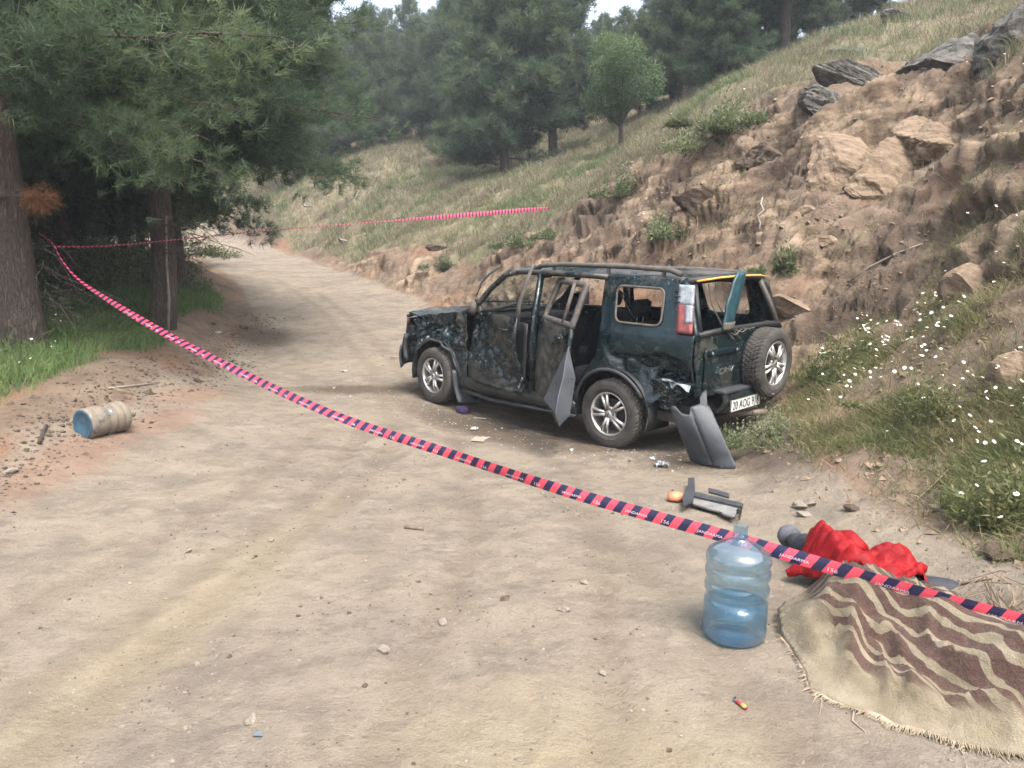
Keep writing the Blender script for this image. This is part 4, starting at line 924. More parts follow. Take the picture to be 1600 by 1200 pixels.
for k, (px, py, r_m, hh, nl, lf, lab) in enumerate([
    (1226, 425, .17, .20, 900, .11, 'bright green tufty bush alone on the bare bank above the car tailgate'),
    (1037, 372, .40, .28, 1500, .09, 'low green shrub on the bank directly above the car roof'),
    (1160, 205, .60, .38, 2200, .11, 'broad grassy green shrub on the brow of the bank under the ridge'),
    (1085, 240, .55, .35, 1800, .11, 'green shrub on the brow of the bank right of the round pale tree'),
    (985, 305, .45, .35, 1600, .10, 'dark green shrub at the left end of the bare bank'),
    (868, 372, .30, .24, 1000, .09, 'small green shrub on the slope just above the bonnet end of the car roof'),
    (815, 385, .34, .30, 1000, .10, 'grey green shrub on the slope behind the windscreen'),
    (688, 418, .30, .22, 900, .09, 'small round shrub low on the slope right of the road bend'),
    (512, 296, .50, .40, 1500, .10, 'dark bush at the far edge of the slope beside the road'),
    (433, 360, .30, .35, 800, .09, 'small dark bush on the far roadside under the tape'),
    (1580, 810, .22, .22, 1100, .06, 'leafy green plant at the right edge above the red jacket'),
    (1300, 590, .25, .22, 1100, .05, 'dense low green herb on the toe of the bank right of the spare wheel'),
    (1200, 690, .30, .22, 1500, .05, 'dark green herb clump under the spare wheel'),
    (1355, 560, .30, .20, 1200, .05, 'daisy covered herb clump halfway up the overgrown toe of the bank'),
    (1455, 640, .26, .20, 1000, .05, 'low herb clump among the daisies near the right edge')]):
    p = gp(px, py); tag(leafy('shrub', (p.x, p.y, p.z - .03), (r_m, r_m, hh * .6), nl * 2, lf * .8, SHRUBL if k not in (10, 11, 13, 14) else WEED, 60 + k, None, .5, 7), lab, 'shrub')

# dark bushes that close the view under the pines on the left
for k, (x, y, r_m, h_) in enumerate([(-7.3, 10.6, .8, 1.0), (-8.4, 12.2, 1.0, 1.3), (-7.6, 15.6, 1.0, 1.3), (-9.6, 14.2, 1.2, 1.5), (-9.2, 17.2, 1.2, 1.5), (-11.2, 18.6, 1.4, 1.6), (-10.6, 22.5, 1.3, 1.4), (-7.0, 8.2, .7, .9), (-9.0, 8.6, 1.0, 1.2), (-13.5, 23.5, 1.6, 1.6), (-12.2, 15.5, 1.5, 1.6)]):
    tag(leafy('shrub', on_ground(x, y, -.05), (r_m, r_m, h_ * .5), 6000, .10, SHRUBL, 90 + k, None, .3, 12), 'shadowy bush under the pines left of the road', 'shrub', 'bushes of the shaded thicket on the left')
# --- grass and weeds
AREA = np.abs(np.gradient(XX, axis=1) * np.gradient(YY, axis=0))
def scatter(mask, n, rs, dist_pow=1.0):
    wgt = (mask * AREA / (np.maximum(YY, 2.0) ** (2 * dist_pow * .5))).ravel(); wgt[YY.ravel() < 1.0] = 0
    vis = np.abs(XX / np.maximum(YY, .5)) < .95; wgt = wgt * vis.ravel()
    i = rs.choice(len(wgt), n, p=wgt / wgt.sum()); r0, c0 = np.divmod(i, nx); r0 = np.minimum(r0, ny - 2); c0 = np.minimum(c0, nx - 2)
    a, b = rs.uniform(0, 1, (n, 1)), rs.uniform(0, 1, (n, 1))
    return (V[r0, c0] * (1 - a) + V[r0, c0 + 1] * a) * (1 - b) + (V[r0 + 1, c0] * (1 - a) + V[r0 + 1, c0 + 1] * a) * b
def blades(name, P_, h, w_, lean, m, tint, rs, label, cat):
    n = len(P_); d = unit(np.concatenate([rs.normal(0, lean, (n, 2)), np.ones((n, 1))], 1)); ln = (h * rs.uniform(.5, 1.3, n))[:, None]
    s_ = unit(np.cross(d, rs.normal(size=(n, 3)))) * (w_[:, None] if hasattr(w_, '__len__') else w_)
    tip = P_ + d * ln; bend = np.concatenate([rs.normal(0, .25, (n, 2)), -.12 * np.ones((n, 1))], 1) * ln
    mid = P_ + d * ln * .55; V_ = np.stack([P_ - s_, P_ + s_, mid + s_ * .7, mid - s_ * .7, tip + bend], 1).reshape(-1, 3)
    i = np.arange(n)[:, None] * 5; F_ = np.concatenate([i + [0, 1, 2], i + [0, 2, 3], i + [3, 2, 4]])
    o = fast_tris(name, V_, F_, m); vattr(o, 'tint', np.repeat(np.clip(tint, 0, 1), 5)); tag(o, label, cat, kind='stuff'); return o
rs = np.random.RandomState(21)
clumpy = .9 * ss(-.05, .4, fbm(XX * .9, YY * .9, 12., 3)) + .15
hillm = hill * clumpy * (1 - ss(40, 60, YY)) * (1 - ss(13, 17, dR))
P_ = scatter(hillm, 115000, rs, 1.3); dist = np.linalg.norm(P_, axis=1)
gcol = .35 + .30 * fbm(P_[:, 0] * .35, P_[:, 1] * .35, 2., 3) + rs.normal(0, .18, len(P_))
gcol = np.where(rs.uniform(size=len(P_)) < .2 + .6 * ss(.0, .4, fbm(P_[:, 0] * .3, P_[:, 1] * .3, 9., 2)), 1.0, gcol)
blades('dry_grass', P_, .20 + .006 * dist, .0012 + .00022 * dist, .45, GRASS_D, gcol, rs, 'dry straw coloured grass on the slope above the cut bank', 'grass')
verge = ss(.65, 1.25, dL + .3 * wob) * (1 - ss(2.2, 3.8, dL)) * ss(5.2, 6.6, YY) * (1 - ss(16, 19, YY)) * (.25 + clumpy)
P_ = scatter(verge, 50000, rs, .9); dist = np.linalg.norm(P_, axis=1)
blades('green_grass', P_, .13 + .008 * dist, .0012 + .00022 * dist, .35, GRASS_G, .55 + .3 * fbm(P_[:, 0], P_[:, 1], 4., 2) + rs.normal(0, .2, len(P_)), rs, 'fresh green grass under the pines along the left verge', 'grass')
toe = weed * ss(-.2, .15, dR) * (.07 + ss(-.15, .45, fbm(XX * 1.1, YY * 1.1, 30., 3)))
toe = toe + .10 * bare * ss(.1, .5, fbm(XX * .8, YY * .8, 33., 3)) * (YY < 13)
P_ = scatter(toe, 34000, rs, .8); tw = .56 + .5 * fbm(P_[:, 0] * 1.2, P_[:, 1] * 1.2, 6., 3) + rs.normal(0, .25, len(P_))
blades('weeds', P_, .14, .0026, .8, WEED, tw, rs, 'tangle of wild herbs and dry stems over the toe of the bank', 'weeds')
P_ = scatter((left * ss(.6, 1.6, dL)) * (YY > 6) * (YY < 26), 12000, rs, .8)
blades('undergrowth', P_, .45, .006, .8, WEED, .1 + rs.normal(0, .12, len(P_)), rs, 'dark twiggy undergrowth below the pines on the left', 'undergrowth')
P_ = scatter(bare * (1 - weed) * (.15 + ss(-.1, .4, fbm(XX * .6, YY * .6, 40., 3))), 9000, rs, .8)
blades('bank_grass', P_, .13, .0024, .7, GRASS_D, .4 + rs.normal(0, .25, len(P_)), rs, 'sparse dry grass stalks clinging to the bare bank', 'grass')
# daisies
def daisies(P_, r_, rs):
    n = len(P_); up = unit(np.concatenate([rs.normal(0, .45, (n, 2)) + [0, -.35], np.ones((n, 1))], 1)); a = unit(np.cross(up, rs.normal(size=(n, 3)))); b = np.cross(up, a)
    hgt = rs.uniform(.10, .26, (n, 1)); c = P_ + [0, 0, 1] * hgt + rs.normal(0, .03, (n, 3)) * [1, 1, 0]; K = 12; rr = r_ * rs.uniform(.7, 1.25, (n, 1))
    ring_ = []
    for k in range(K * 2):
        th = math.pi * k / K; q = rr * (1.0 if k % 2 == 0 else .62); ring_.append(c + (a * math.cos(th) + b * math.sin(th)) * q - up * rr * .12 * (k % 2 == 0))
    V_ = np.stack([c] + ring_, 1).reshape(-1, 3); i = np.arange(n)[:, None] * (2 * K + 1)
    F_ = np.concatenate([i + [0, 1 + k, 1 + (k + 1) % (2 * K)] for k in range(2 * K)])
    disc = np.stack([c + up * rr * .22] + [c + (a * math.cos(th) + b * math.sin(th)) * rr * .36 + up * rr * .06 for th in np.linspace(0, 2 * math.pi, 7)[:-1]], 1).reshape(-1, 3)
    i = np.arange(n)[:, None] * 7; Fd = np.concatenate([i + [0, 1 + k, 1 + (k + 1) % 6] for k in range(6)])
    sd = unit(np.cross(up, rs.normal(size=(n, 3)))) * .0018; st = np.stack([P_ - sd, P_ + sd, c], 1).reshape(-1, 3)
    return (V_, F_), (disc, Fd), (st, np.arange(len(st)).reshape(-1, 3))
dm = weed * ss(-.15, .2, dR) * ss(-.1, .4, fbm(XX * 1.0, YY * 1.0, 31., 3)) + .02 * weed
P_ = np.concatenate([scatter(dm, 270, rs, .6), scatter(bare * ss(.2, .45, fbm(XX * .7, YY * .7, 50., 2)) * (YY < 14), 70, rs, .6), scatter(hill * (YY < 18) * (XX > 3), 130, rs, .6), scatter(verge * (YY < 11), 40, rs, .6)])
dd = empty('daisies'); tag(dd, 'white daisies with yellow centres dotted over the bank and verge', 'daisies', kind='stuff')
(pv, pf), (dv, df), (sv, sf) = daisies(P_, .0155, rs)
fast_tris('petals', pv, pf, flat('daisy_petal', (.80, .80, .76), .7, var=.05), dd); fast_tris('flower_centres', dv, df, flat('daisy_centre', (.70, .48, .06), .8, var=.2), dd)
o = fast_tris('flower_stems', sv, sf, WEED, dd); vattr(o, 'tint', np.full(len(sv), .3))
for c in dd.children: tag(c, kind='stuff')
# rust brown dead spray on the thick trunk
_c = np.array(px2w(62, 312, 8.0)); _t = _c + rs.normal(0, 1, (260, 3)) * [.065, .07, .06]; _rt = empty('dead_pine_spray', tuple(_c)); tag(_rt, 'rust brown spray of dead needles beside the thick left trunk', 'branch')
_v, _f2, _ti = needles(_t - _c, unit(_t - _c + [0, 0, -.1]), 7, .10, .003, .6, rs, np.full(260, .3)); _o = fast_tris('needles', _v, _f2, NEEDLE_DRY, _rt); vattr(_o, 'tint', _ti)
MB().tube([(-.75, .35, .05), (-.35, .15, .06), (0, 0, 0), (.15, -.05, -.06)], [.02, .014, .01, .004], 6).build('stem', BARK, _rt)
# dead twigs hanging below the near left pines
rng = random.Random(8)
for k, (x, y, z, lab) in enumerate([(-5.1, 11.4, 2.3, 'bare dead twigs sticking out of the pine trunk above the far tape'), (-5.3, 8.8, 1.5, 'bare dead twigs on the thick left trunk below the tape knot'), (-5.7, 13.9, 2.5, 'fan of dead twigs against the pale road left of the bend')]):
    mb = MB(); rt = empty('dead_branch', (x, y, z))
    for j in range(9):
        a = rng.uniform(-1.4, 1.0); ln = rng.uniform(.5, 1.2); p = Vector((0, 0, rng.uniform(-.5, .5))); pts = [p]; d = Vector((math.cos(a), math.sin(a) - .3, rng.uniform(-.5, .1))).normalized()
        for s_ in range(5): d = (d + Vector((rng.gauss(0, .25), rng.gauss(0, .25), rng.gauss(-.05, .2)))).normalized(); p = p + d * ln / 5; pts.append(p)
        mb.tube(pts, [.012, .009, .007, .005, .004, .002], 4)
        for q in pts[1:4]:
            e = q + Vector((rng.gauss(0, .2), rng.gauss(0, .2), rng.gauss(-.05, .15))); mb.tube([q, e], [.004, .002], 3)
    mb.build('twigs', BARK, rt); tag(rt, lab, 'branch')
# ================================================================== rocks and stones
def rock_mat(name, cols, lichen=0.0):
    n = N(name); v = n.co(); st = n.noise(n.co((1, 1, 4), (.4, .5, 0)), 2.5, 8, .68); f = n.noise(v, 16, 5, .7)
    c = n.ramp(n.math('ADD', n.math('MULTIPLY', st, .7), n.math('MULTIPLY', f, .3)), [(.32, cols[0]), (.5, cols[1]), (.68, cols[2])])
    if lichen: c = n.mix(n.math('MULTIPLY', n.ramp(n.noise(v, 6, 6, .7), [(.5, 0.), (.6, 1.)]), lichen), c, (.21, .21, .18))
    n.bsdf(c, .92, n.bump(n.math('ADD', st, f), .7, .05), **{'Specular IOR Level': .2}); return n.m
ROCK_T = rock_mat('tan_rock', [(.10, .072, .052), (.20, .148, .102), (.30, .232, .165)])
ROCK_G = rock_mat('grey_rock', [(.04, .038, .035), (.085, .08, .072), (.16, .15, .135)], .5)
ROCK_D = rock_mat('dark_earth_rock', [(.04, .03, .024), (.09, .068, .05), (.16, .12, .09)])
STONE = rock_mat('pale_stone', [(.14, .12, .095), (.22, .19, .155), (.31, .275, .225)])
def rock(name, loc, dims, m, seed, rot=(0, 0, 0), sub=4, planes=11, strata=.06, smooth=False):
    bm = bmesh.new(); bmesh.ops.create_icosphere(bm, subdivisions=sub, radius=1.0); P_ = np.array([tuple(v_.co) for v_ in bm.verts])
    rs = np.random.RandomState(seed)
    for k in range(planes):
        d = unit(rs.normal(size=3)); c = rs.uniform(.45, .82); P_ -= np.maximum(P_ @ d - c, 0)[:, None] * d
    n_ = unit(P_); P_ = P_ + n_ * (strata * ridged(P_[:, 0] * 1.5 + seed, P_[:, 1] * 1.5, P_[:, 2] * 5, 3) + .06 * fbm(P_[:, 0] * 3 + seed, P_[:, 1] * 3, P_[:, 2] * 3, 4))[:, None]
    P_ = P_ * np.array(dims)
    for v_, p in zip(bm.verts, P_): v_.co = p
    me = bpy.data.meshes.new(name); bm.to_mesh(me); bm.free(); me.materials.append(m)
    if smooth: me.polygons.foreach_set('use_smooth', [True] * len(me.polygons))
    o = bpy.data.objects.new(name, me); COL.objects.link(o); o.location = loc; o.rotation_euler = rot; return o
for k, (px, py, dims, m, rot, lab) in enumerate([
    (1410, 262, (1.1, .5, .95), ROCK_T, (-.5, .3, .15), 'big tan rock outcrop with slanting layers in the cut bank'),
    (1320, 262, (.75, .4, .75), ROCK_T, (-.5, .4, .1), 'tan layered rock at the left of the big outcrop'),
    (1475, 205, (.75, .4, .55), ROCK_T, (-.5, .25, .3), 'smooth tan slab at the upper right of the big outcrop'),
    (1500, 75, (1.45, .9, .95), ROCK_G, (.1, .2, .3), 'large dark lichen covered boulder at the top right of the slope'),
    (1338, 75, (.75, .6, .65), ROCK_G, (.1, .3, .1), 'grey lichen covered rock on the ridge left of the large boulder'),
    (1345, 118, (.9, .35, .28), ROCK_G, (.0, .45, .2), 'long slanting grey slab just below the ridge rock'),
    (1300, 155, (.55, .4, .35), ROCK_G, (.1, .3, .5), 'blackish rock at the foot of the slanting grey slab'),
    (1415, 30, (.6, .3, .22), ROCK_G, (.0, .4, .2), 'narrow tilted slab at the top edge of the photo'),
    (1598, 45, (.5, .5, .7), ROCK_G, (0, 0, .3), 'dark rock cut off by the upper right corner of the photo'),
    (690, 386, (.45, .3, .16), ROCK_D, (0, .1, .2), 'dark flat rock ledge on the slope right of the road bend'),
    (1195, 240, (.55, .4, .42), ROCK_D, (0, .3, .4), 'dark earthy overhang at the upper left of the bare bank'),
    (1100, 310, (.5, .35, .35), ROCK_D, (0, .3, .1), 'dark earthy clod of the bank left of the white root'),
    (1530, 455, (.38, .3, .36), ROCK_T, (.2, .5, .3), 'pale tan slab leaning out of the bank at the right edge'),
    (1580, 590, (.22, .2, .26), ROCK_T, (.1, .4, .6), 'pale tan rock low in the bank at the right edge'),
    (1250, 480, (.42, .3, .20), ROCK_T, (.1, .3, .2), 'tan rock bulge in the bank right of the teal strip'),
    (1265, 330, (.22, .16, .14), ROCK_T, (0, .2, .7), 'loose tan block on the bank below the layered outcrop'),
    (1290, 375, (.20, .14, .10), ROCK_T, (0, .2, .2), 'flat tan block on the bank above the green tufty bush'),
    (1190, 420, (.30, .2, .16), ROCK_T, (0, .3, .4), 'tan rock in the bank left of the green tufty bush'),
    (540, 378, (.40, .2, .12), STONE, (0, .3, .3), 'pale tilted stone slab on the far slope below the tape'),
    (488, 320, (.7, .4, .2), STONE, (0, .3, .5), 'pale rock shelf on the far roadside cutting')]):
    p = gp(px, py); d = min(dims); big = max(dims) > .5
    tag(rock('rock', (p.x, p.y + .1 * d, p.z - (.55 if big else .35) * d), dims, m, 100 + k, rot, 5 if big else 4, 12, .10 if big else .06), lab, 'rock')
for k, (px, py, s_, m, lab) in enumerate([
    (1249, 793, .062, STONE, 'upright grey stone in the little pile beyond the red jacket'),
    (1262, 790, .055, STONE, 'pale split stone in the middle of the little pile beyond the red jacket'),
    (1258, 806, .050, STONE, 'lower pale stone of the little pile beyond the red jacket'),
    (17, 740, .050, STONE, 'rounded pale stone on the verge at the left edge'),
    (293, 863, .028, STONE, 'flat stone lying on the road at the left'),
    (598, 1017, .030, STONE, 'pale wedge shaped stone on the road in the lower middle'),
    (425, 845, .022, STONE, 'small flat stone on the road above the middle left'),
    (691, 973, .024, STONE, 'brown pebble up the road from the wedge shaped stone'),
    (880, 954, .030, STONE, 'pale oblong stone on the road left of the upright jug'),
    (790, 937, .028, ROCK_D, 'dark clod of earth on the road in the middle of the photo'),
    (391, 1126, .026, STONE, 'half buried grey stone near the bottom edge'),
    (404, 1150, .018, flat('blue_stone', (.10, .13, .15), .7), 'small blue grey stone near the bottom edge'),
    (455, 722, .02, STONE, 'small stone on the road below the tape at the left'),
    (940, 1053, .018, STONE, 'small pale pebble on the road left of the jug foot'),
    (1466, 798, .05, STONE, 'flat pale stone on the weedy toe of the bank'),
    (1330, 797, .05, ROCK_D, 'dark slaty stone between the stone pile and the weeds'),
    (1560, 870, .09, ROCK_D, 'dusty dark stone at the right edge above the tape')]):
    p = gp(px, py); r_ = random.Random(k)
    tag(rock('stone', (p.x, p.y, p.z + s_ * .25), (s_ * 1.25, s_ * .85, s_ * .6), m, 300 + k, (r_.uniform(-.3, .3), r_.uniform(-.3, .3), r_.uniform(0, 3)), 3, 9, .05), lab, 'stone')
# pebbles and crumbs of earth nobody could count
def crumbs(name, P_, size, m, rs, label):
    base = np.array([(1,0,0),(-1,0,0),(0,1,0),(0,-1,0),(0,0,1),(0,0,-1)], float); fb_ = np.array([(0,2,4),(2,1,4),(1,3,4),(3,0,4),(2,0,5),(1,2,5),(3,1,5),(0,3,5)])
    n = len(P_); sz = size * rs.lognormal(0, .55, (n, 1, 1)); q = np.einsum('kj,nji->nki', base, np.linalg.qr(rs.normal(size=(n, 3, 3)))[0]) * rs.uniform(.5, 1.2, (n, 6, 1)) * sz * np.array([1, 1, .7])
    a = rs.uniform(0, 6.28, n); c_, s_ = np.cos(a)[:, None], np.sin(a)[:, None]
    q = np.stack([q[..., 0] * c_ - q[..., 1] * s_, q[..., 0] * s_ + q[..., 1] * c_, q[..., 2]], -1) + P_[:, None, :]
    i = np.arange(n)[:, None, None] * 6; o = fast_tris(name, q.reshape(-1, 3), (i + fb_[None]).reshape(-1, 3), m); tag(o, label, 'gravel', kind='stuff')
rs = np.random.RandomState(77)
pm = onroad * (.25 + ss(-.1, .4, fbm(XX * 1.3, YY * 1.3, 60., 3))) * (YY < 16)
crumbs('pebbles', scatter(pm, 8000, rs, .9), .0048, STONE, rs, 'scattered pebbles and crumbs of earth on the dirt road')
_gl = spot([(-.6, 8.2, 1.5, .35, 2.36), (1.2, 6.7, .7, .35, 0), (-1.6, 9.3, .6, .4, 0)])
crumbs('glass_crumbs', scatter(_gl * (YY < 11), 450, rs, .6), .0055, flat('glass_crumb', (.34, .38, .37), .2, var=.3), rs, 'crumbs of broken window glass on the ground round the car')
crumbs('dark_crumbs', scatter(pm, 6000, rs, .9), .0042, ROCK_D, rs, 'dark crumbs of soil and bark on the dirt road')
crumbs('bank_rubble', scatter(bare * (YY < 20) * (.3 + clumpy) + .5 * np.exp(-((dR) / .3) ** 2) * (YY < 20), 9000, rs, .6), .015, ROCK_T, rs, 'broken rock rubble over the cut bank and along its foot')
crumbs('verge_clods', scatter(np.exp(-((dL - .1) / .35) ** 2) * (YY < 16), 3500, rs, .7), .012, ROCK_D, rs, 'clods of loose soil along the left verge')
# ================================================================== barrier tape
def tape_mat():
    n = N('barrier_tape'); uv = n.n('UVMap', None, uv_map='tape').outputs[0]; s = n.n('SeparateXYZ', {'Vector': uv})
    ph = n.math('FRACT', n.math('DIVIDE', n.math('ADD', s.outputs[0], n.math('MULTIPLY', s.outputs[1], -.034)), .092))
    c = n.ramp(ph, [(0, (.012, .012, .045)), (.50, (.55, .055, .085))], 'CONSTANT')
    n.bsdf(c, .30, n.bump(n.noise(n.co(), 30, 2), .15, .004), **{'Specular IOR Level': .6}); return n.m
TAPE = tape_mat(); TPRINT = flat('tape_print', (.62, .46, .52), .5, var=.05)
def barrier_tape(name, pts, width, wfn, tilt, label, text=True, u_txt=(0.0, 99.0)):
    """pts: smooth centre line; width direction leans back from the upright by tilt(t)"""
    pts = [Vector(p) for p in pts]; fine = []
    for i in range(len(pts) - 1):                      # Catmull-Rom
        p0, p1, p2, p3 = pts[max(i-1, 0)], pts[i], pts[i+1], pts[min(i+2, len(pts)-1)]
        for k in range(14):
            t = k / 14; fine.append(.5 * ((2*p1) + (p2-p0)*t + (2*p0-5*p1+4*p2-p3)*t*t + (3*p1-p0-3*p2+p3)*t**3))
    fine.append(pts[-1]); n = len(fine); u = [0.0]
    for i in range(1, n): u.append(u[-1] + (fine[i] - fine[i-1]).length)
    U_ = np.array(u); C_ = np.array([tuple(p) for p in fine]); Tn = unit(np.gradient(C_, axis=0))
    sd = unit(np.cross(Tn, [0, 0, 1])); upv = unit(np.cross(sd, Tn))
    sd = np.where((sd @ np.array([0, -1, 0]))[:, None] < 0, -sd, sd)      # faces the photographer's side
    tt = U_ / U_[-1]; a = np.array([tilt(t) for t in tt])[:, None]
    Wd = upv * np.cos(a) - sd * np.sin(a); Nv = upv * np.sin(a) + sd * np.cos(a)
    hw = width * .5 * np.array([wfn(t) for t in tt])[:, None]; bowl = .10
    rows = [C_ + Wd * hw * v_ + Nv * hw * (.28 * (1 - v_ * v_) * bowl * 4) for v_ in (-1, -.5, 0, .5, 1)]
    V_ = np.stack(rows, 1).reshape(-1, 3); F_ = [(i*5+k, (i+1)*5+k, (i+1)*5+k+1, i*5+k+1) for i in range(n-1) for k in range(4)]
    o = mobj(name, V_, F_, TAPE, None, True); uvl = o.data.uv_layers.new(name='tape')
    for li, l in enumerate(o.data.loops): i, k = divmod(l.vertex_index, 5); uvl.data[li].uv = (U_[i], k / 4)
    tag(o, label, 'barrier tape')
    if text:
        words_ = [('JANDARMA', 0.0), ('156', .21)]; um = u_txt[0]
        M1 = {w_: textmesh(w_, .017, .15) for w_, _ in words_}
        while um < min(u_txt[1], U_[-1] - .4):
            for w_, off in words_:
                P_, F2_ = M1[w_]; uu = um + off + P_[:, 0] * 1.35; vv = -.62 + P_[:, 1] / (width * .5)
                c = np.stack([np.interp(uu, U_, C_[:, k]) for k in range(3)], 1); wd = np.stack([np.interp(uu, U_, Wd[:, k]) for k in range(3)], 1); nv = np.stack([np.interp(uu, U_, Nv[:, k]) for k in range(3)], 1); h_ = np.interp(uu, U_, hw[:, 0])[:, None]
                mobj('lettering', c + wd * h_ * vv[:, None] + nv * (h_ * .28 * (1 - vv[:, None] ** 2) * bowl * 4 + .0012), F2_, TPRINT, o)
            um += .40
    return o
def along(t, z): return (-4.95 + 6.0 * t, 8.4 - 5.0 * t, z)
NEAR = [along(-.045, 2.02), along(0, 1.90), along(.03, 1.71), along(.081, 1.51), along(.197, 1.253), along(.37, .936), along(.6, .60), along(.761, .475), along(.88, .395), along(1.0, .345), along(1.13, .285), along(1.28, .27), along(1.5, .35)]
barrier_tape('barrier_tape', NEAR, .062, lambda t: .12 + .88 * float(ss(.02, .22, t)), lambda t: .75 - .65 * float(ss(.25, .6, t)) + .16 * math.sin(t * 31) + .10 * math.sin(t * 73 + 1), 'red and navy striped barrier tape sagging across the road in the foreground', True, (2.2, 99))
e_ = gp(862, 326); e2 = gp(955, 316); A0 = Vector((-4.98, 8.5, 1.80)); fa = []
for px, py, t in [(85, 385, .02), (170, 384, .12), (300, 372, .3), (400, 362, .45), (520, 352, .6), (700, 338, .8), (858, 325, .97)]:
    Y_ = 8.5 + t * (e_.y - .5 - 8.5); zc = Y_ / (math.cos(PITCH) - (py - 600) / FPX * math.sin(PITCH)); fa.append(px2w(px, py, zc))
barrier_tape('barrier_tape', fa, .10, lambda t: .16 + .84 * float(ss(.60, .80, t)) * (1 - .55 * float(ss(.93, 1.0, t))), lambda t: .3, 'thin far barrier tape stretched from the left pine to the grassy slope', False)
o = MB().tube([fa[-1], tuple((Vector(fa[-1]) + e2) / 2 + Vector((0, 0, -.02))), tuple(e2 + Vector((0, 0, .03)))], .008, 5).build('tape_string', flat('twisted_tape', (.20, .10, .10), .6), None); tag(o, 'thin twisted string tying the far tape to the brow of the bank', 'string')

# ================================================================== water jugs
def jug_mat(name, tint, dirt):
    n = N(name); v = n.co(); d = n.ramp(n.noise(v, 6, 6, .65), [(.62 - dirt * .4, 0.), (.80 - dirt * .4, 1.)])
    t_ = n.n('BsdfTransparent', {'Color': tint}); g = n.n('BsdfGlossy', {'Color': (1, 1, 1), 'Roughness': .12})
    df = n.n('BsdfDiffuse', {'Color': (.25, .40, .60)}); tl_ = n.n('BsdfTranslucent', {'Color': (.22, .38, .60)})
    body = n.n('MixShader', {'Fac': .5, 1: df.outputs[0], 2: tl_.outputs[0]})
    m1 = n.n('MixShader', {'Fac': .12, 1: t_.outputs[0], 2: body.outputs[0]})
    lw = n.n('LayerWeight', {'Blend': .35}); m2 = n.n('MixShader', {'Fac': n.math('ADD', n.math('MULTIPLY', lw.outputs['Facing'], .45), .05), 1: m1.outputs[0], 2: g.outputs[0]})
    dust = n.n('BsdfDiffuse', {'Color': n.mix(n.noise(v, 20, 4), (.12, .10, .075), (.26, .22, .17))})
    m3 = n.n('MixShader', {'Fac': n.math('MULTIPLY', d, min(1, dirt * 1.05)), 1: m2.outputs[0], 2: dust.outputs[0]})
    n.t.links.new(m3.outputs[0], n.out.inputs['Surface']); return n.m
JPROF = [(0, .020), (.075, .016), (.105, .003), (.118, .0), (.130, .008), (.136, .025), (.136, .060), (.131, .070), (.131, .075), (.135, .085), (.135, .165), (.129, .176), (.126, .190), (.129, .203), (.136, .213), (.137, .235), (.131, .247), (.127, .258), (.131, .270), (.137, .282), (.138, .305), (.134, .316), (.129, .325), (.133, .334), (.138, .346), (.138, .366), (.130, .384), (.105, .402), (.070, .420), (.044, .434), (.033, .442), (.031, .446), (.034, .450), (.034, .456), (.0295, .460), (.0295, .492), (.032, .496), (.0325, .502)]
jug = empty('water_jug'); p = gp(1152, 1003); jug.location = (p.x, p.y + .06, gz(p.x, p.y + .06) - .004); jug.rotation_euler = (0, R(1.5), 0)
tag(jug, 'upright clear blue water jug, part full, standing beside the blanket', 'water jug')
MB().lathe(JPROF, 48).build('bottle', jug_mat('jug_plastic', (.64, .79, .85), .24), jug, True)
WAT = N('jug_water'); WAT_t = WAT.n('BsdfTransparent', {'Color': (.50, .76, .84)}); WAT_g = WAT.n('BsdfGlossy', {'Roughness': .05}); WAT_d = WAT.n('BsdfDiffuse', {'Color': (.12, .36, .50)})
WAT_m = WAT.n('MixShader', {'Fac': .10, 1: WAT_t.outputs[0], 2: WAT_g.outputs[0]}); WAT_k = WAT.n('MixShader', {'Fac': .07, 1: WAT_m.outputs[0], 2: WAT_d.outputs[0]}); WAT.t.links.new(WAT_k.outputs[0], WAT.out.inputs['Surface'])
MB().lathe([(0, .024)] + [(r - .004, h + .003) for r, h in JPROF[1:13] if h < .15] + [(.130, .160), (0, .160)], 48).build('water', WAT.m, jug, True)
jug2 = empty('water_jug'); p = gp(143, 687); ax = Vector((.34, .72, .03)).normalized()
jug2.rotation_euler = ax.to_track_quat('Z', 'Y').to_euler(); jug2.location = (p.x - .08, p.y + .02, gz(p.x, p.y) + .125)
tag(jug2, 'mud covered water jug lying on its side on the left verge', 'water jug')
MB().lathe(JPROF, 40).build('bottle', jug_mat('muddy_jug_plastic', (.45, .66, .82), .85), jug2, True)
MB().lathe([(0, .018), (.075, .014), (.104, .0005), (.117, -.003), (.127, .004)], 40).build('clean_base', flat('jug_base_blue', (.035, .085, .125), .35, var=.5, scale=25), jug2, True)

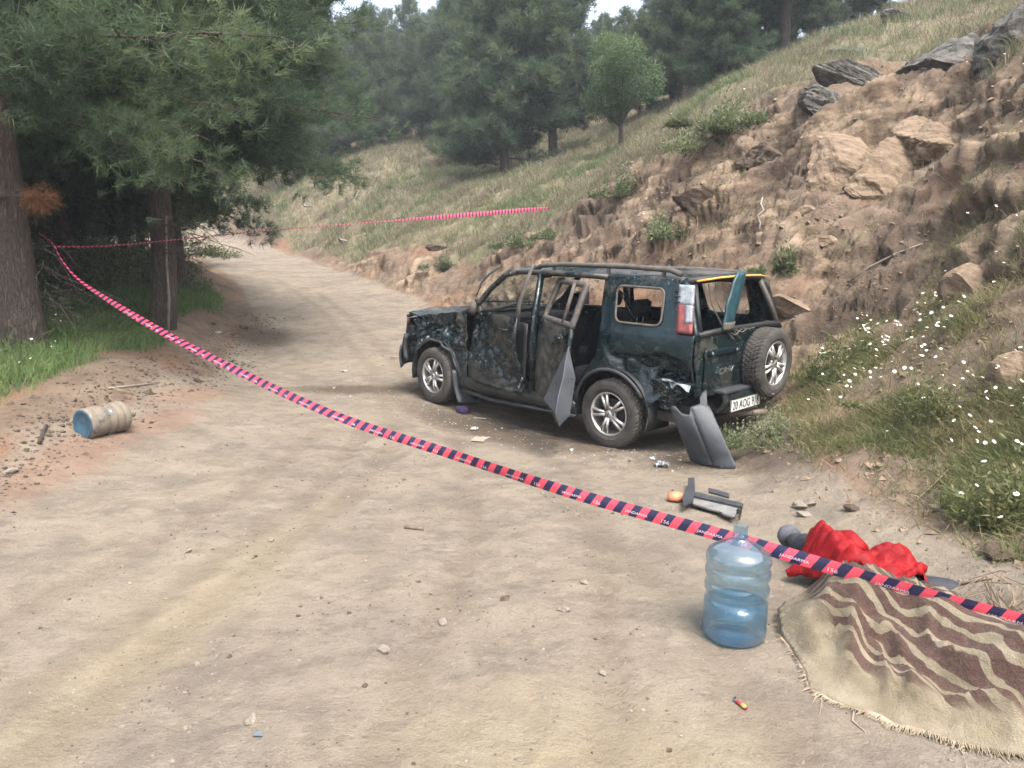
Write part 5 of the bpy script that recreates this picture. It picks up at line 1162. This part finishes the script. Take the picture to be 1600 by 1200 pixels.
# ================================================================== the covered person, jacket and blanket
def on_plane(px, py, zz):
    d = Vector(px2w(px, py, 1.0)) - CAMP; k = (zz - CAM_H) / d.z; q = CAMP + d * k; return (q.x, q.y)
HIP = Vector((1.58, 3.08, .10)); SHO = Vector((1.92, 2.50, .12)); HEADP = Vector((2.06, 2.26, .11))
F1 = on_plane(1250, 848, .10); F2p = on_plane(1462, 912, .08)
person = empty('person', (HIP.x, HIP.y, gz(HIP.x, HIP.y))); g0 = Vector(person.location)
def body_mesh():
    J = {'hip': (HIP.x, HIP.y, .09, .10), 'wai': (1.70, 2.88, .09, .09), 'che': (1.84, 2.64, .09, .10), 'nec': (1.96, 2.42, .12, .06), 'hea': (2.05, 2.27, .11, .095), 'top': (2.11, 2.16, .11, .075),
         'sl': (1.78, 2.54, .08, .055), 'el': (1.68, 2.72, .06, .040), 'hl': (1.60, 2.90, .05, .032), 'sr': (1.98, 2.66, .08, .055), 'er': (1.92, 2.84, .06, .040), 'hr': (1.80, 3.00, .05, .032),
         'tl': (1.52, 3.16, .09, .08), 'kl': (1.66, 3.56, .09, .06), 'al': (F1[0] + .06, F1[1] - .06, .085, .055), 'tr': (1.66, 3.16, .09, .08), 'kr': (1.90, 3.36, .09, .06), 'ar': (F2p[0] - .06, F2p[1] + .02, .07, .05)}
    E_ = [('hip','wai'),('wai','che'),('che','nec'),('nec','hea'),('hea','top'),('che','sl'),('sl','el'),('el','hl'),('che','sr'),('sr','er'),('er','hr'),('hip','tl'),('tl','kl'),('kl','al'),('hip','tr'),('tr','kr'),('kr','ar')]
    ks = list(J); me = bpy.data.meshes.new('body'); me.from_pydata([(J[k][0] - g0.x, J[k][1] - g0.y, J[k][2]) for k in ks], [(ks.index(a), ks.index(b)) for a, b in E_], [])
    o = bpy.data.objects.new('body', me); COL.objects.link(o); o.parent = person
    sk = o.modifiers.new('skin', 'SKIN'); o.modifiers.new('smooth', 'SUBSURF').levels = 1
    for v_, k in zip(me.skin_vertices[0].data, ks): v_.radius = (J[k][3],) * 2; v_.use_root = (k == 'hip')
    me.materials.append(flat('dark_trousers', (.016, .019, .026), .95, var=.4, scale=30)); return o
body_mesh(); tag(person, 'person in dark clothes lying under the blanket and red jacket, only the feet showing', 'person')
SHOE = flat('dark_shoe', (.022, .026, .034), .7, var=.4, scale=25, bump=.4); SOLE = flat('shoe_sole', (.085, .09, .105), .8, var=.3, scale=25)
def shoe(a, toe, wdt):
    """a: ankle, toe: toe point, in world coordinates above the ground"""
    a, toe = Vector(a) - g0, Vector(toe) - g0; ln = (toe - a); pts = [a - ln * .12 + Vector((0, 0, .0)), a + ln * .05, a + ln * .35, a + ln * .7, a + ln * .95, a + ln * 1.02]
    s_ = MB().tube(pts, [wdt * .55, wdt * 1.0, wdt * .98, wdt * .92, wdt * .65, wdt * .2], 14, flat_=.85).build('shoe', SHOE, person, True)
    return s_
s1 = shoe((F1[0] + .05, F1[1] - .06, g0.z + .085), (F1[0] - .02, F1[1] + .13, g0.z + .10), .062)
a_ = Vector((F1[0], F1[1], g0.z + .09)) - g0
MB().tube([a_ + Vector((-.02, .085, .02)), a_ + Vector((-.025, .125, .03)), a_ + Vector((-.028, .150, .03))], [.064, .062, .045], 14).build('sole', SOLE, s1, True)
# turned-up trouser leg round the near ankle
cuff = MB()
for k in range(4): cuff.lathe([(.066 + .006 * (k % 2), -.02), (.074 + .004 * math.sin(k * 2), 0), (.066, .02)], 18, 'z', (0, 0, .028 * k))
cf = cuff.build('trouser_cuff', flat('dark_trousers', (.016, .019, .026), .95), person, True); cf.location = a_ + Vector((.055, -.075, -.005)); cf.rotation_euler = Vector((-.35, .9, .12)).to_track_quat('Z', 'Y').to_euler()
s2 = shoe((F2p[0] - .05, F2p[1] + .03, g0.z + .07), (F2p[0] + .11, F2p[1] - .03, g0.z + .075), .060)

def seg_bump(x, y, a, b, r_, h):
    ax_, ay_ = a; bx_, by_ = b; dx, dy = bx_ - ax_, by_ - ay_; t = np.clip(((x - ax_) * dx + (y - ay_) * dy) / (dx * dx + dy * dy), 0, 1)
    d = np.hypot(x - ax_ - t * dx, y - ay_ - t * dy); return h * np.exp(-(d / r_) ** 2.2)
GZ0 = lambda x, y: np.array([gz(a, b) for a, b in zip(np.ravel(x), np.ravel(y))])
def draped(x, y):
    return np.maximum.reduce([seg_bump(x, y, (1.50, 3.18), (1.62, 3.0), .23, .29), seg_bump(x, y, (1.62, 3.0), (1.95, 2.45), .23, .27), seg_bump(x, y, (1.9, 2.5), (2.12, 2.15), .2, .24), seg_bump(x, y, (1.5, 3.16), (1.64, 3.50), .14, .20), seg_bump(x, y, (1.68, 3.14), (1.92, 3.36), .14, .20), seg_bump(x, y, (1.30, 3.02), (1.50, 2.62), .10, .10)])
bl_px = [(1214, 952, .03), (1219, 982, .03), (1240, 1012, .02), (1258, 1040, .02), (1268, 1062, .02), (1300, 1076, .02), (1340, 1088, .02), (1378, 1096, .03), (1398, 1112, .02), (1440, 1122, .02), (1500, 1144, .02), (1560, 1156, .02), (1640, 1175, .02), (1780, 1180, .03), (1860, 1080, .05), (1700, 1010, .08), (1600, 985, .10), (1530, 962, .14), (1480, 940, .18), (1455, 915, .22), (1440, 900, .26), (1405, 892, .28), (1360, 884, .30), (1320, 884, .28), (1285, 898, .20), (1255, 912, .12), (1240, 930, .07)]
bl = [on_plane(a, b, c) for a, b, c in bl_px]
def wavy(poly, step, amp, seed):
    q = resample(poly, step); q = np.array(q); n_ = len(q); s_ = np.arange(n_) * step
    return [tuple(p) for p in q + np.stack([amp * fbm(s_ * 9, seed, 0., 3), amp * fbm(s_ * 9, seed + 7, 0., 3)], 1)]
def front_far(x, y): return (y - 2.95) > -.45 * (x - 1.6)
P_, F_ = patch(wavy(bl, .03, .010, 3.), .0165)
x, y = P_[:, 0], P_[:, 1]
dirb = np.array([.49, -.87]); al = x * dirb[0] + y * dirb[1]; ac = -x * dirb[1] + y * dirb[0]          # along and across the body
edge_d = np.full(len(x), 9.0); bp = np.array(bl)
for a, b in zip(bp, np.roll(bp, -1, 0)):
    dx, dy = b - a; t = np.clip(((x - a[0]) * dx + (y - a[1]) * dy) / (dx * dx + dy * dy), 0, 1); edge_d = np.minimum(edge_d, np.hypot(x - a[0] - t * dx, y - a[1] - t * dy))
hb = draped(x, y) * np.where(front_far(x, y), 1.0, ss(.0, .16, edge_d)); nearb = ss(.0, .12, hb)
fold = .07 * (2 * ridged(ac * 2.6 + .8 * fbm(al * 2, ac * 2, 1., 2), al * 1.1, 4.0, 1)) ** 2 * .8 + .05 * (2 * ridged(ac * 6 + 1.2 * fbm(al * 3, ac * 3, 3., 2), al * 1.6, 2.0, 1)) ** 2 + .02 * ridged(ac * 13 + 1.5 * fbm(al * 4, ac * 4, 5., 2), al * 4, 6.0, 1)
lobes = .085 * np.exp(-((x - 1.24) / .05) ** 2 - ((y - 3.02) / .16) ** 2) + .10 * np.exp(-((x - 1.36 - .35 * (y - 2.9)) / .045) ** 2 - ((y - 2.92) / .12) ** 2)
z = GZ0(x, y) + .012 + hb + (.25 + .75 * nearb) * np.maximum(fold - .045, -.02) * (.55 + .45 * ss(.0, .06, hb)) + lobes * .9
bo = mobj('blanket', np.stack([x, y, z], 1), F_, None, None, True)
bo.data.materials.append(None)
vattr(bo, 'al', al); vattr(bo, 'ac', ac)
front_d = np.full(len(x), 9.0)
for a, b in zip(bp[0:13], bp[1:14]):
    dx, dy = b - a; t = np.clip(((x - a[0]) * dx + (y - a[1]) * dy) / (dx * dx + dy * dy), 0, 1); front_d = np.minimum(front_d, np.hypot(x - a[0] - t * dx, y - a[1] - t * dy))
vattr(bo, 'border', front_d)
def blanket_mat():
    n = N('wool_blanket'); v = n.co(); A = n.attr('al').outputs['Fac']; B = n.attr('ac').outputs['Fac']; E_ = n.attr('border').outputs['Fac']
    cv = n.n('CombineXYZ', {'X': n.math('MULTIPLY', A, .55), 'Y': B, 'Z': 0.0}).outputs[0]
    d1 = n.math('SUBTRACT', n.noise(cv, 4.2, 3, .5), .5); d2 = n.math('SUBTRACT', n.noise(cv, 13, 2), .5)
    ph = n.math('ADD', n.math('MULTIPLY', B, 21.0), n.math('ADD', n.math('MULTIPLY', d1, 4.2), n.math('MULTIPLY', d2, 1.1)))
    w_ = n.math('SINE', n.math('MULTIPLY', ph, 6.283))
    br = n.ramp(n.math('ADD', n.math('MULTIPLY', w_, .5), .5), [(.27, 0.), (.36, 1.)])
    inner = n.ramp(n.math('ADD', E_, n.math('MULTIPLY', d1, .18)), [(.12, 0.), (.15, 1.)])
    cream = n.mix(n.ramp(n.noise(v, 7, 5, .6), [(.35, 0.), (.7, 1.)]), (.185, .155, .103), (.27, .232, .167))
    cream = n.mix(n.math('MULTIPLY', n.ramp(n.noise(v, 3.2, 4), [(.5, 0.), (.68, 1.)]), .5), cream, (.16, .122, .072))
    brown = n.mix(n.noise(v, 22, 4), (.055, .032, .026), (.105, .065, .053))
    c = n.mix(n.math('MULTIPLY', br, inner), cream, brown)
    c = n.mix(n.math('MULTIPLY', n.ramp(n.noise(v, 90, 3), [(.5, 0.), (.7, 1.)]), .25), c, (.17, .135, .09))
    c = n.mix(n.math('MULTIPLY', n.ramp(n.noise(v, 5, 6, .7), [(.52, 0.), (.66, 1.)]), .35), c, (.12, .095, .065))
    n.bsdf(c, 1.0, n.bump(n.math('ADD', n.noise(v, 160, 3, .7), n.math('MULTIPLY', n.noise(v, 24, 5), 2.0)), .8, .012), **{'Specular IOR Level': .1, 'Sheen Weight': .05}); return n.m
bo.data.materials[0] = blanket_mat()
md = bo.modifiers.new('thickness', 'SOLIDIFY'); md.thickness = .012; md.offset = -1
tag(bo, 'cream wool blanket with brown zebra-like stripes and a frayed edge, spread over the person', 'blanket')
# frayed edge and long loose threads
fray = MB(); rng = random.Random(3); th_m = flat('wool_thread', (.27, .215, .15), 1.0, var=.4)
fe = resample(bl[:13], .006)[:-230] if False else [tuple(np.array(bl[i]) + (np.array(bl[i+1]) - np.array(bl[i])) * t) for i in range(12) for t in np.linspace(0, 1, 26)[:-1]]
for q in fe:
    cx, cy = q; o_ = Vector((cx - 1.65, cy - 2.85, 0)).normalized(); gzz = gz(cx, cy)
    fray.tube([(cx - o_.x * .012, cy - o_.y * .012, gzz + .016), (cx + o_.x * .006 + rng.gauss(0, .004), cy + o_.y * .006, gzz + .014), (cx + o_.x * rng.uniform(.01, .028) + rng.gauss(0, .008), cy + o_.y * rng.uniform(.01, .028), gzz + .004)], [.0022, .0018, .0008], 3, cap=False)
fr_ = fray.build('frayed_edge', th_m, bo); tag(fr_, kind='stuff')
for k, (pxs, lab) in enumerate([([(1268, 1066), (1275, 1090), (1268, 1102)], 0), ([(1320, 1082), (1335, 1105), (1332, 1128), (1352, 1145)], 0), ([(1330, 1086), (1345, 1092), (1350, 1108)], 0), ([(1345, 1090), (1385, 1110), (1410, 1120), (1425, 1118)], 0), ([(1285, 1076), (1284, 1098), (1280, 1120)], 0), ([(1450, 1128), (1475, 1135), (1490, 1160), (1505, 1180)], 0), ([(1510, 1146), (1535, 1165), (1560, 1180), (1570, 1190)], 0), ([(1470, 1132), (1485, 1140), (1484, 1150)], 0), ([(1530, 1150), (1552, 1160), (1562, 1175)], 0)]):
    pts = [gp(*q) + Vector((0, 0, .004)) for q in pxs]; MB().tube(pts, [.0035] * (len(pts) - 1) + [.0015], 5).build('loose_thread', th_m, bo)

# quilted jacket
jk_px = [(1222, 897, .02), (1243, 888, .04), (1254, 872, .08), (1263, 852, .12), (1284, 843, .15), (1303, 832, .19), (1318, 834, .19), (1333, 848, .19), (1347, 856, .20), (1362, 846, .22), (1385, 841, .24), (1408, 843, .23), (1426, 856, .21), (1444, 878, .18), (1451, 902, .13), (1420, 902, .19), (1390, 896, .20), (1352, 884, .21), (1325, 886, .19), (1300, 892, .16), (1275, 905, .06), (1250, 905, .02)]
jk = [on_plane(a, b, c) for a, b, c in jk_px]
P_, F_ = patch(rounded(jk, .03, 2), .0095); x, y = P_[:, 0], P_[:, 1]
jd = np.full(len(x), 9.0); jp = np.array(jk)
for a, b in zip(jp, np.roll(jp, -1, 0)):
    dx, dy = b - a; t = np.clip(((x - a[0]) * dx + (y - a[1]) * dy) / (dx * dx + dy * dy), 0, 1); jd = np.minimum(jd, np.hypot(x - a[0] - t * dx, y - a[1] - t * dy))
puff = np.sqrt(np.clip(jd / .075, 0, 1)); jz = GZ0(x, y)
# height that the outline was read at, so that the cloth sits where it is seen
wts = 1 / (np.hypot(x[:, None] - jp[None, :, 0], y[:, None] - jp[None, :, 1]) ** 2 + .0008); hz = (wts * np.array([c for _, _, c in jk_px])[None]).sum(1) / wts.sum(1)
q1, q2 = (x * .8 + y * .6) / .075, (-x * .6 + y * .8) / .075
quilt = np.minimum(np.abs((q1 % 1) - .5), np.abs((q2 % 1) - .5)) ; quilt = .017 * (1 - np.exp(-((.5 - np.maximum(np.abs((q1 % 1) - .5), np.abs((q2 % 1) - .5))) / .22) ** 2))
jz = np.maximum(jz + .03, np.maximum.reduce([hz - .05, draped(x, y) + .01, seg_bump(x, y, (1.66, 3.56), F1, .13, .19), seg_bump(x, y, (1.9, 3.36), F2p, .12, .17)]) + .06 * puff + .028 * fbm(x * 6, y * 6, 1., 2) * puff + .025 * ridged(x * 5, y * 5, 7., 2) * puff + quilt * puff)
jk_o = mobj('jacket', np.stack([x, y, jz], 1), F_, None, None, True)
RED = N('red_nylon'); _v = RED.co(); RED.bsdf(RED.mix(RED.ramp(RED.noise(_v, 9, 5, .6), [(.35, 0.), (.7, 1.)]), (.15, .004, .006), (.25, .008, .010)), .62, RED.bump(RED.noise(_v, 38, 4, .6), .5, .010), **{'Specular IOR Level': .18})
jk_o.data.materials.append(RED.m); md = jk_o.modifiers.new('thickness', 'SOLIDIFY'); md.thickness = .02; md.offset = -1
tag(jk_o, 'bright red quilted jacket heaped over the legs at the end of the blanket', 'jacket')
skirt = MB()
lp = resample(rounded(jk, .03, 2), .03)
for a, b in zip(lp, lp[1:] + lp[:1]):
    def top(q):
        w1 = 1 / (np.hypot(q[0] - jp[:, 0], q[1] - jp[:, 1]) ** 2 + .0008); return float((w1 * np.array([c for _, _, c in jk_px])).sum() / w1.sum()) - .05
    za, zb = max(gz(*a) + .012, top(a)), max(gz(*b) + .012, top(b)); ga, gb = gz(*a) - .01, gz(*b) - .01
    if za - ga < .07: continue
    skirt.add([(a[0], a[1], ga), (b[0], b[1], gb), (b[0], b[1], zb), (a[0], a[1], za)], [(0, 1, 2, 3)])
skirt.build('jacket_lining', RED.m, jk_o, False, thick=.012)
sl_a = on_plane(1312, 838, .20); sl_b = on_plane(1338, 862, .20)
MB().tube([(sl_a[0] - .01, sl_a[1], .20), ((sl_a[0] + sl_b[0]) / 2, (sl_a[1] + sl_b[1]) / 2, .225), (sl_b[0] + .02, sl_b[1], .205)], [.03, .05, .045], 12).build('collar', RED.m, jk_o, True)

# ================================================================== litter
def scrap(name, px, py, size, m, seed, label, cat, crum_=.35, asp=1.0, lift=.01):
    p = gp(px, py); rs = np.random.RandomState(seed); o_ = MB().sheet(lambda u, v: ((u - .5) * size * asp, (v - .5) * size, 0), 9, 9)
    V_ = np.array(o_.v); V_[:, 2] = size * crum_ * (fbm(V_[:, 0] * 3 / size + seed, V_[:, 1] * 3 / size, seed, 3) + .35); V_[:, :2] += size * .16 * np.stack([fbm(V_[:, 0] * 2.5 / size, V_[:, 1] * 2.5 / size, seed + 3., 2), fbm(V_[:, 0] * 2.5 / size, V_[:, 1] * 2.5 / size, seed + 8., 2)], 1)
    o = mobj(name, V_, o_.f, m, None, False); o.location = (p.x, p.y, p.z + lift); o.rotation_euler = (0, 0, rs.uniform(0, 3)); md = o.modifiers.new('thickness', 'SOLIDIFY'); md.thickness = .003; tag(o, label, cat); return o
PAPER = flat('white_paper', (.36, .345, .31), .9, var=.15); FOIL = flat('silver_plastic', (.24, .26, .265), .35, .3, .4, 30)
scrap('paper_scrap', 741, 672, .07, PAPER, 1, 'small white paper scrap on the road left of the hanging door trim', 'paper'); scrap('paper_scrap', 750, 687, .14, flat('cream_paper', (.27, .235, .18), .95), 2, 'cream torn paper scrap just below the white one', 'paper', .08, 1.6, .004)
scrap('paper_scrap', 538, 581, .09, PAPER, 3, 'white scrap on the dark moist patch in front of the car', 'paper', .2); scrap('crumpled_packet', 1033, 729, .09, FOIL, 4, 'crumpled silvery packet on the road below the rear wheel', 'packet', .4, 1.3)
scrap('paper_scrap', 340, 521, .10, PAPER, 5, 'white scrap in the grass edge below the near pine', 'paper', .3); scrap('paper_strip', 750, 655, .03, PAPER, 6, 'thin pale strip of paper beside the purple rag', 'paper', .2, 5)
# purple rag
p = gp(724, 645); rg = rock('rag', (p.x, p.y, p.z + .03), (.075, .06, .065), flat('purple_cloth', (.035, .020, .060), .95, var=.5, scale=40), 55, (0, .2, .4), 4, 4, .25, True); tag(rg, 'crumpled dark purple rag on the road in front of the car sill', 'rag')
# broken piece of car trim on the ground
p = gp(1100, 800); pc = empty('broken_trim', (p.x, p.y, p.z + .01)); tag(pc, 'broken grey plastic car part with an orange lamp lying on the road', 'car part')
g_ = lambda px, py, dz=.03: Vector((on_plane(px, py, p.z + dz) + (p.z + dz,))) - Vector(pc.location)
def plate(nm, pxs, m, dz=.03, th=.012, dz2=None):
    pts = [g_(a, b, dz if dz2 is None or i < len(pxs) / 2 else dz2) for i, (a, b) in enumerate(pxs)]; o = mobj(nm, [tuple(q) for q in pts], [tuple(range(len(pts)))], m, pc)
    md = o.modifiers.new('thickness', 'SOLIDIFY'); md.thickness = th; md.offset = 0; return o
plate('cover_plate', [(1083, 776), (1082, 788), (1108, 796), (1125, 800), (1130, 804), (1148, 809), (1153, 793), (1118, 784)], flat('dusty_grey_plate', (.15, .15, .14), .8, var=.4), .03)
plate('dark_bracket', [(1075, 748), (1085, 747), (1086, 768), (1083, 784), (1068, 792), (1066, 776), (1074, 766)], PLAST, .05)
plate('dark_strip', [(1107, 763), (1139, 772), (1139, 778), (1107, 769)], PLAST, .06)
plate('rear_ledge', [(1075, 767), (1160, 787), (1159, 793), (1080, 775)], PLAST, .045)
MB().tube([g_(1074, 768), g_(1115, 777), g_(1160, 788)], .008, 5).tube([g_(1160, 788), g_(1155, 811)], .006, 5).tube([g_(1153, 793), g_(1147, 810)], .006, 5).build('frame_rod', BLACK, pc)
for k in range(7):
    a = 1090 + k * 10; MB().tube([g_(a, 770 + k * 2.4, .05), g_(a + 8, 778 + k * 2.2, .03)], .004, 4).build('rib', BLACK, pc)
for k in range(4): MB().tube([g_(1148 + k * 2, 792 + k * 5, .04), g_(1160 - k, 794 + k * 5, .03)], .003, 4).build('rib', BLACK, pc)
MB().lathe([(.0, .0), (.045, .004), (.052, .02), (.045, .05), (.02, .062), (0, .064)], 16, 'z').build('orange_lamp', ORANGE, pc, True, fn=lambda V_: V_ * np.array([1.15, 1, 1]) + np.array(g_(1055, 782, .0)))
# cigarette lighter
p = gp(1158, 1104); lt = empty('lighter', (p.x, p.y, p.z + .009), R(115)); tag(lt, 'small red and yellow pocket lighter on the ground in front of the jug', 'lighter')
MB().tube([(-.028, 0, 0), (.022, 0, 0)], .0085, 10, flat_=.7).build('body', flat('lighter_red', (.45, .05, .07), .3, var=.3, scale=60), lt, True)
MB().tube([(-.024, .0, .0015), (-.004, 0, .0015)], .0087, 10, flat_=.7).build('yellow_band', flat('lighter_yellow', (.65, .38, .05), .35), lt, True)
MB().tube([(.022, 0, 0), (.038, 0, 0)], .0082, 8, flat_=.75).build('metal_cap', BARE, lt); MB().lathe([(.004, -.004), (.004, .004)], 8, 'y', (.035, 0, .007)).build('spark_wheel', BLACK, lt)
# sticks
WOOD = flat('dry_wood', (.17, .125, .085), .95, var=.4, scale=20); WOODP = flat('bleached_wood', (.27, .24, .19), .9, var=.2, scale=20)
for pxs, r_, m, lab, cat, dz in [([(63, 695), (68, 680), (74, 668)], .018, BARK, 'short dark stick beside the muddy jug', 'stick', .02), ([(633, 825), (650, 827), (662, 828)], .014, WOOD, 'thick stub of wood on the road left of centre', 'stick', .01), ([(170, 609), (200, 606), (250, 600)], .008, WOODP, 'thin pale stick on the left verge bank', 'stick', .02), ([(165, 604), (185, 610), (205, 615)], .025, WOOD, 'half buried root on the verge above the muddy jug', 'root', .0),
    ([(610, 561), (622, 561), (634, 561)], .012, WOODP, 'thin pale rod on the road beside the front bumper', 'rod', .03), ([(1191, 312), (1188, 322), (1193, 332), (1183, 340), (1187, 352), (1186, 362)], .012, WOODP, 'crooked bleached root hanging down the bare bank', 'root', .03), ([(1085, 372), (1090, 350), (1088, 338)], .010, WOOD, 'thin dry root on the bank left of the bleached one', 'root', .03),
    ([(1330, 440), (1360, 420), (1400, 400), (1440, 385)], .012, WOODP, 'long pale dry stalk lying across the bank', 'stalk', .03), ([(1480, 740), (1455, 765), (1428, 790)], .005, WOOD, 'thin dry stalk leaning over the daisies', 'stalk', .04), ([(1500, 915), (1530, 908), (1550, 905)], .006, WOOD, 'thin twig on the ground beside the far shoe', 'twig', .01)]:
    pts = [gp(*q) + Vector((0, -dz * .5, dz)) for q in pxs]; tag(MB().tube(pts, [r_ * (1 - .3 * i / len(pts)) for i in range(len(pts))], 7).build('dry_' + cat, m, None, True), lab, cat)
# pale stem leaning against the second pine
q = gp(262, 520); o = MB().tube([q + Vector((0, 0, -.05)), q + Vector((.03, .05, .5)), q + Vector((.0, .1, 1.0)), q + Vector((.03, .12, 1.7))], [.022, .02, .018, .015], 7).build('pale_stem', flat('grey_wood', (.16, .145, .12), .95), None, True); tag(o, 'slim pale stem rising beside the near pine trunk', 'stem')
# wire tangle by the right edge
q = gp(1585, 955); mb = MB(); rng = random.Random(12); cg = empty('dry_bramble', tuple(q)); tag(cg, 'tangle of dry thorny twigs at the right edge beside the tape', 'bramble')
for k in range(16):
    a = rng.uniform(0, 6.28); mb.tube([(rng.gauss(0, .05), rng.gauss(0, .05), 0), (.12 * math.cos(a), .12 * math.sin(a), rng.uniform(.05, .16)), (.22 * math.cos(a + .5), .22 * math.sin(a + .5), rng.uniform(.0, .12))], [.004, .003, .002], 4)
mb.build('twigs', WOOD, cg)

# ================================================================== air
def haze_box():
    x0, x1, y0, y1, z0, z1 = -95, 95, -9, 134, float(VF[:, 2].min()) - 1.0, float(VF[:, 2].max()) + 16
    o = MB().box((x0, y0, z0), (x1, y1, z1)).build('haze', None)
    n = N('haze'); vol = n.n('VolumePrincipled', {'Color': (.86, .91, 1.0), 'Density': .0013, 'Anisotropy': 0.0}); n.t.links.new(vol.outputs[0], n.out.inputs['Volume'])
    o.data.materials.append(n.m); tag(o, kind='stuff'); return o
haze_box()
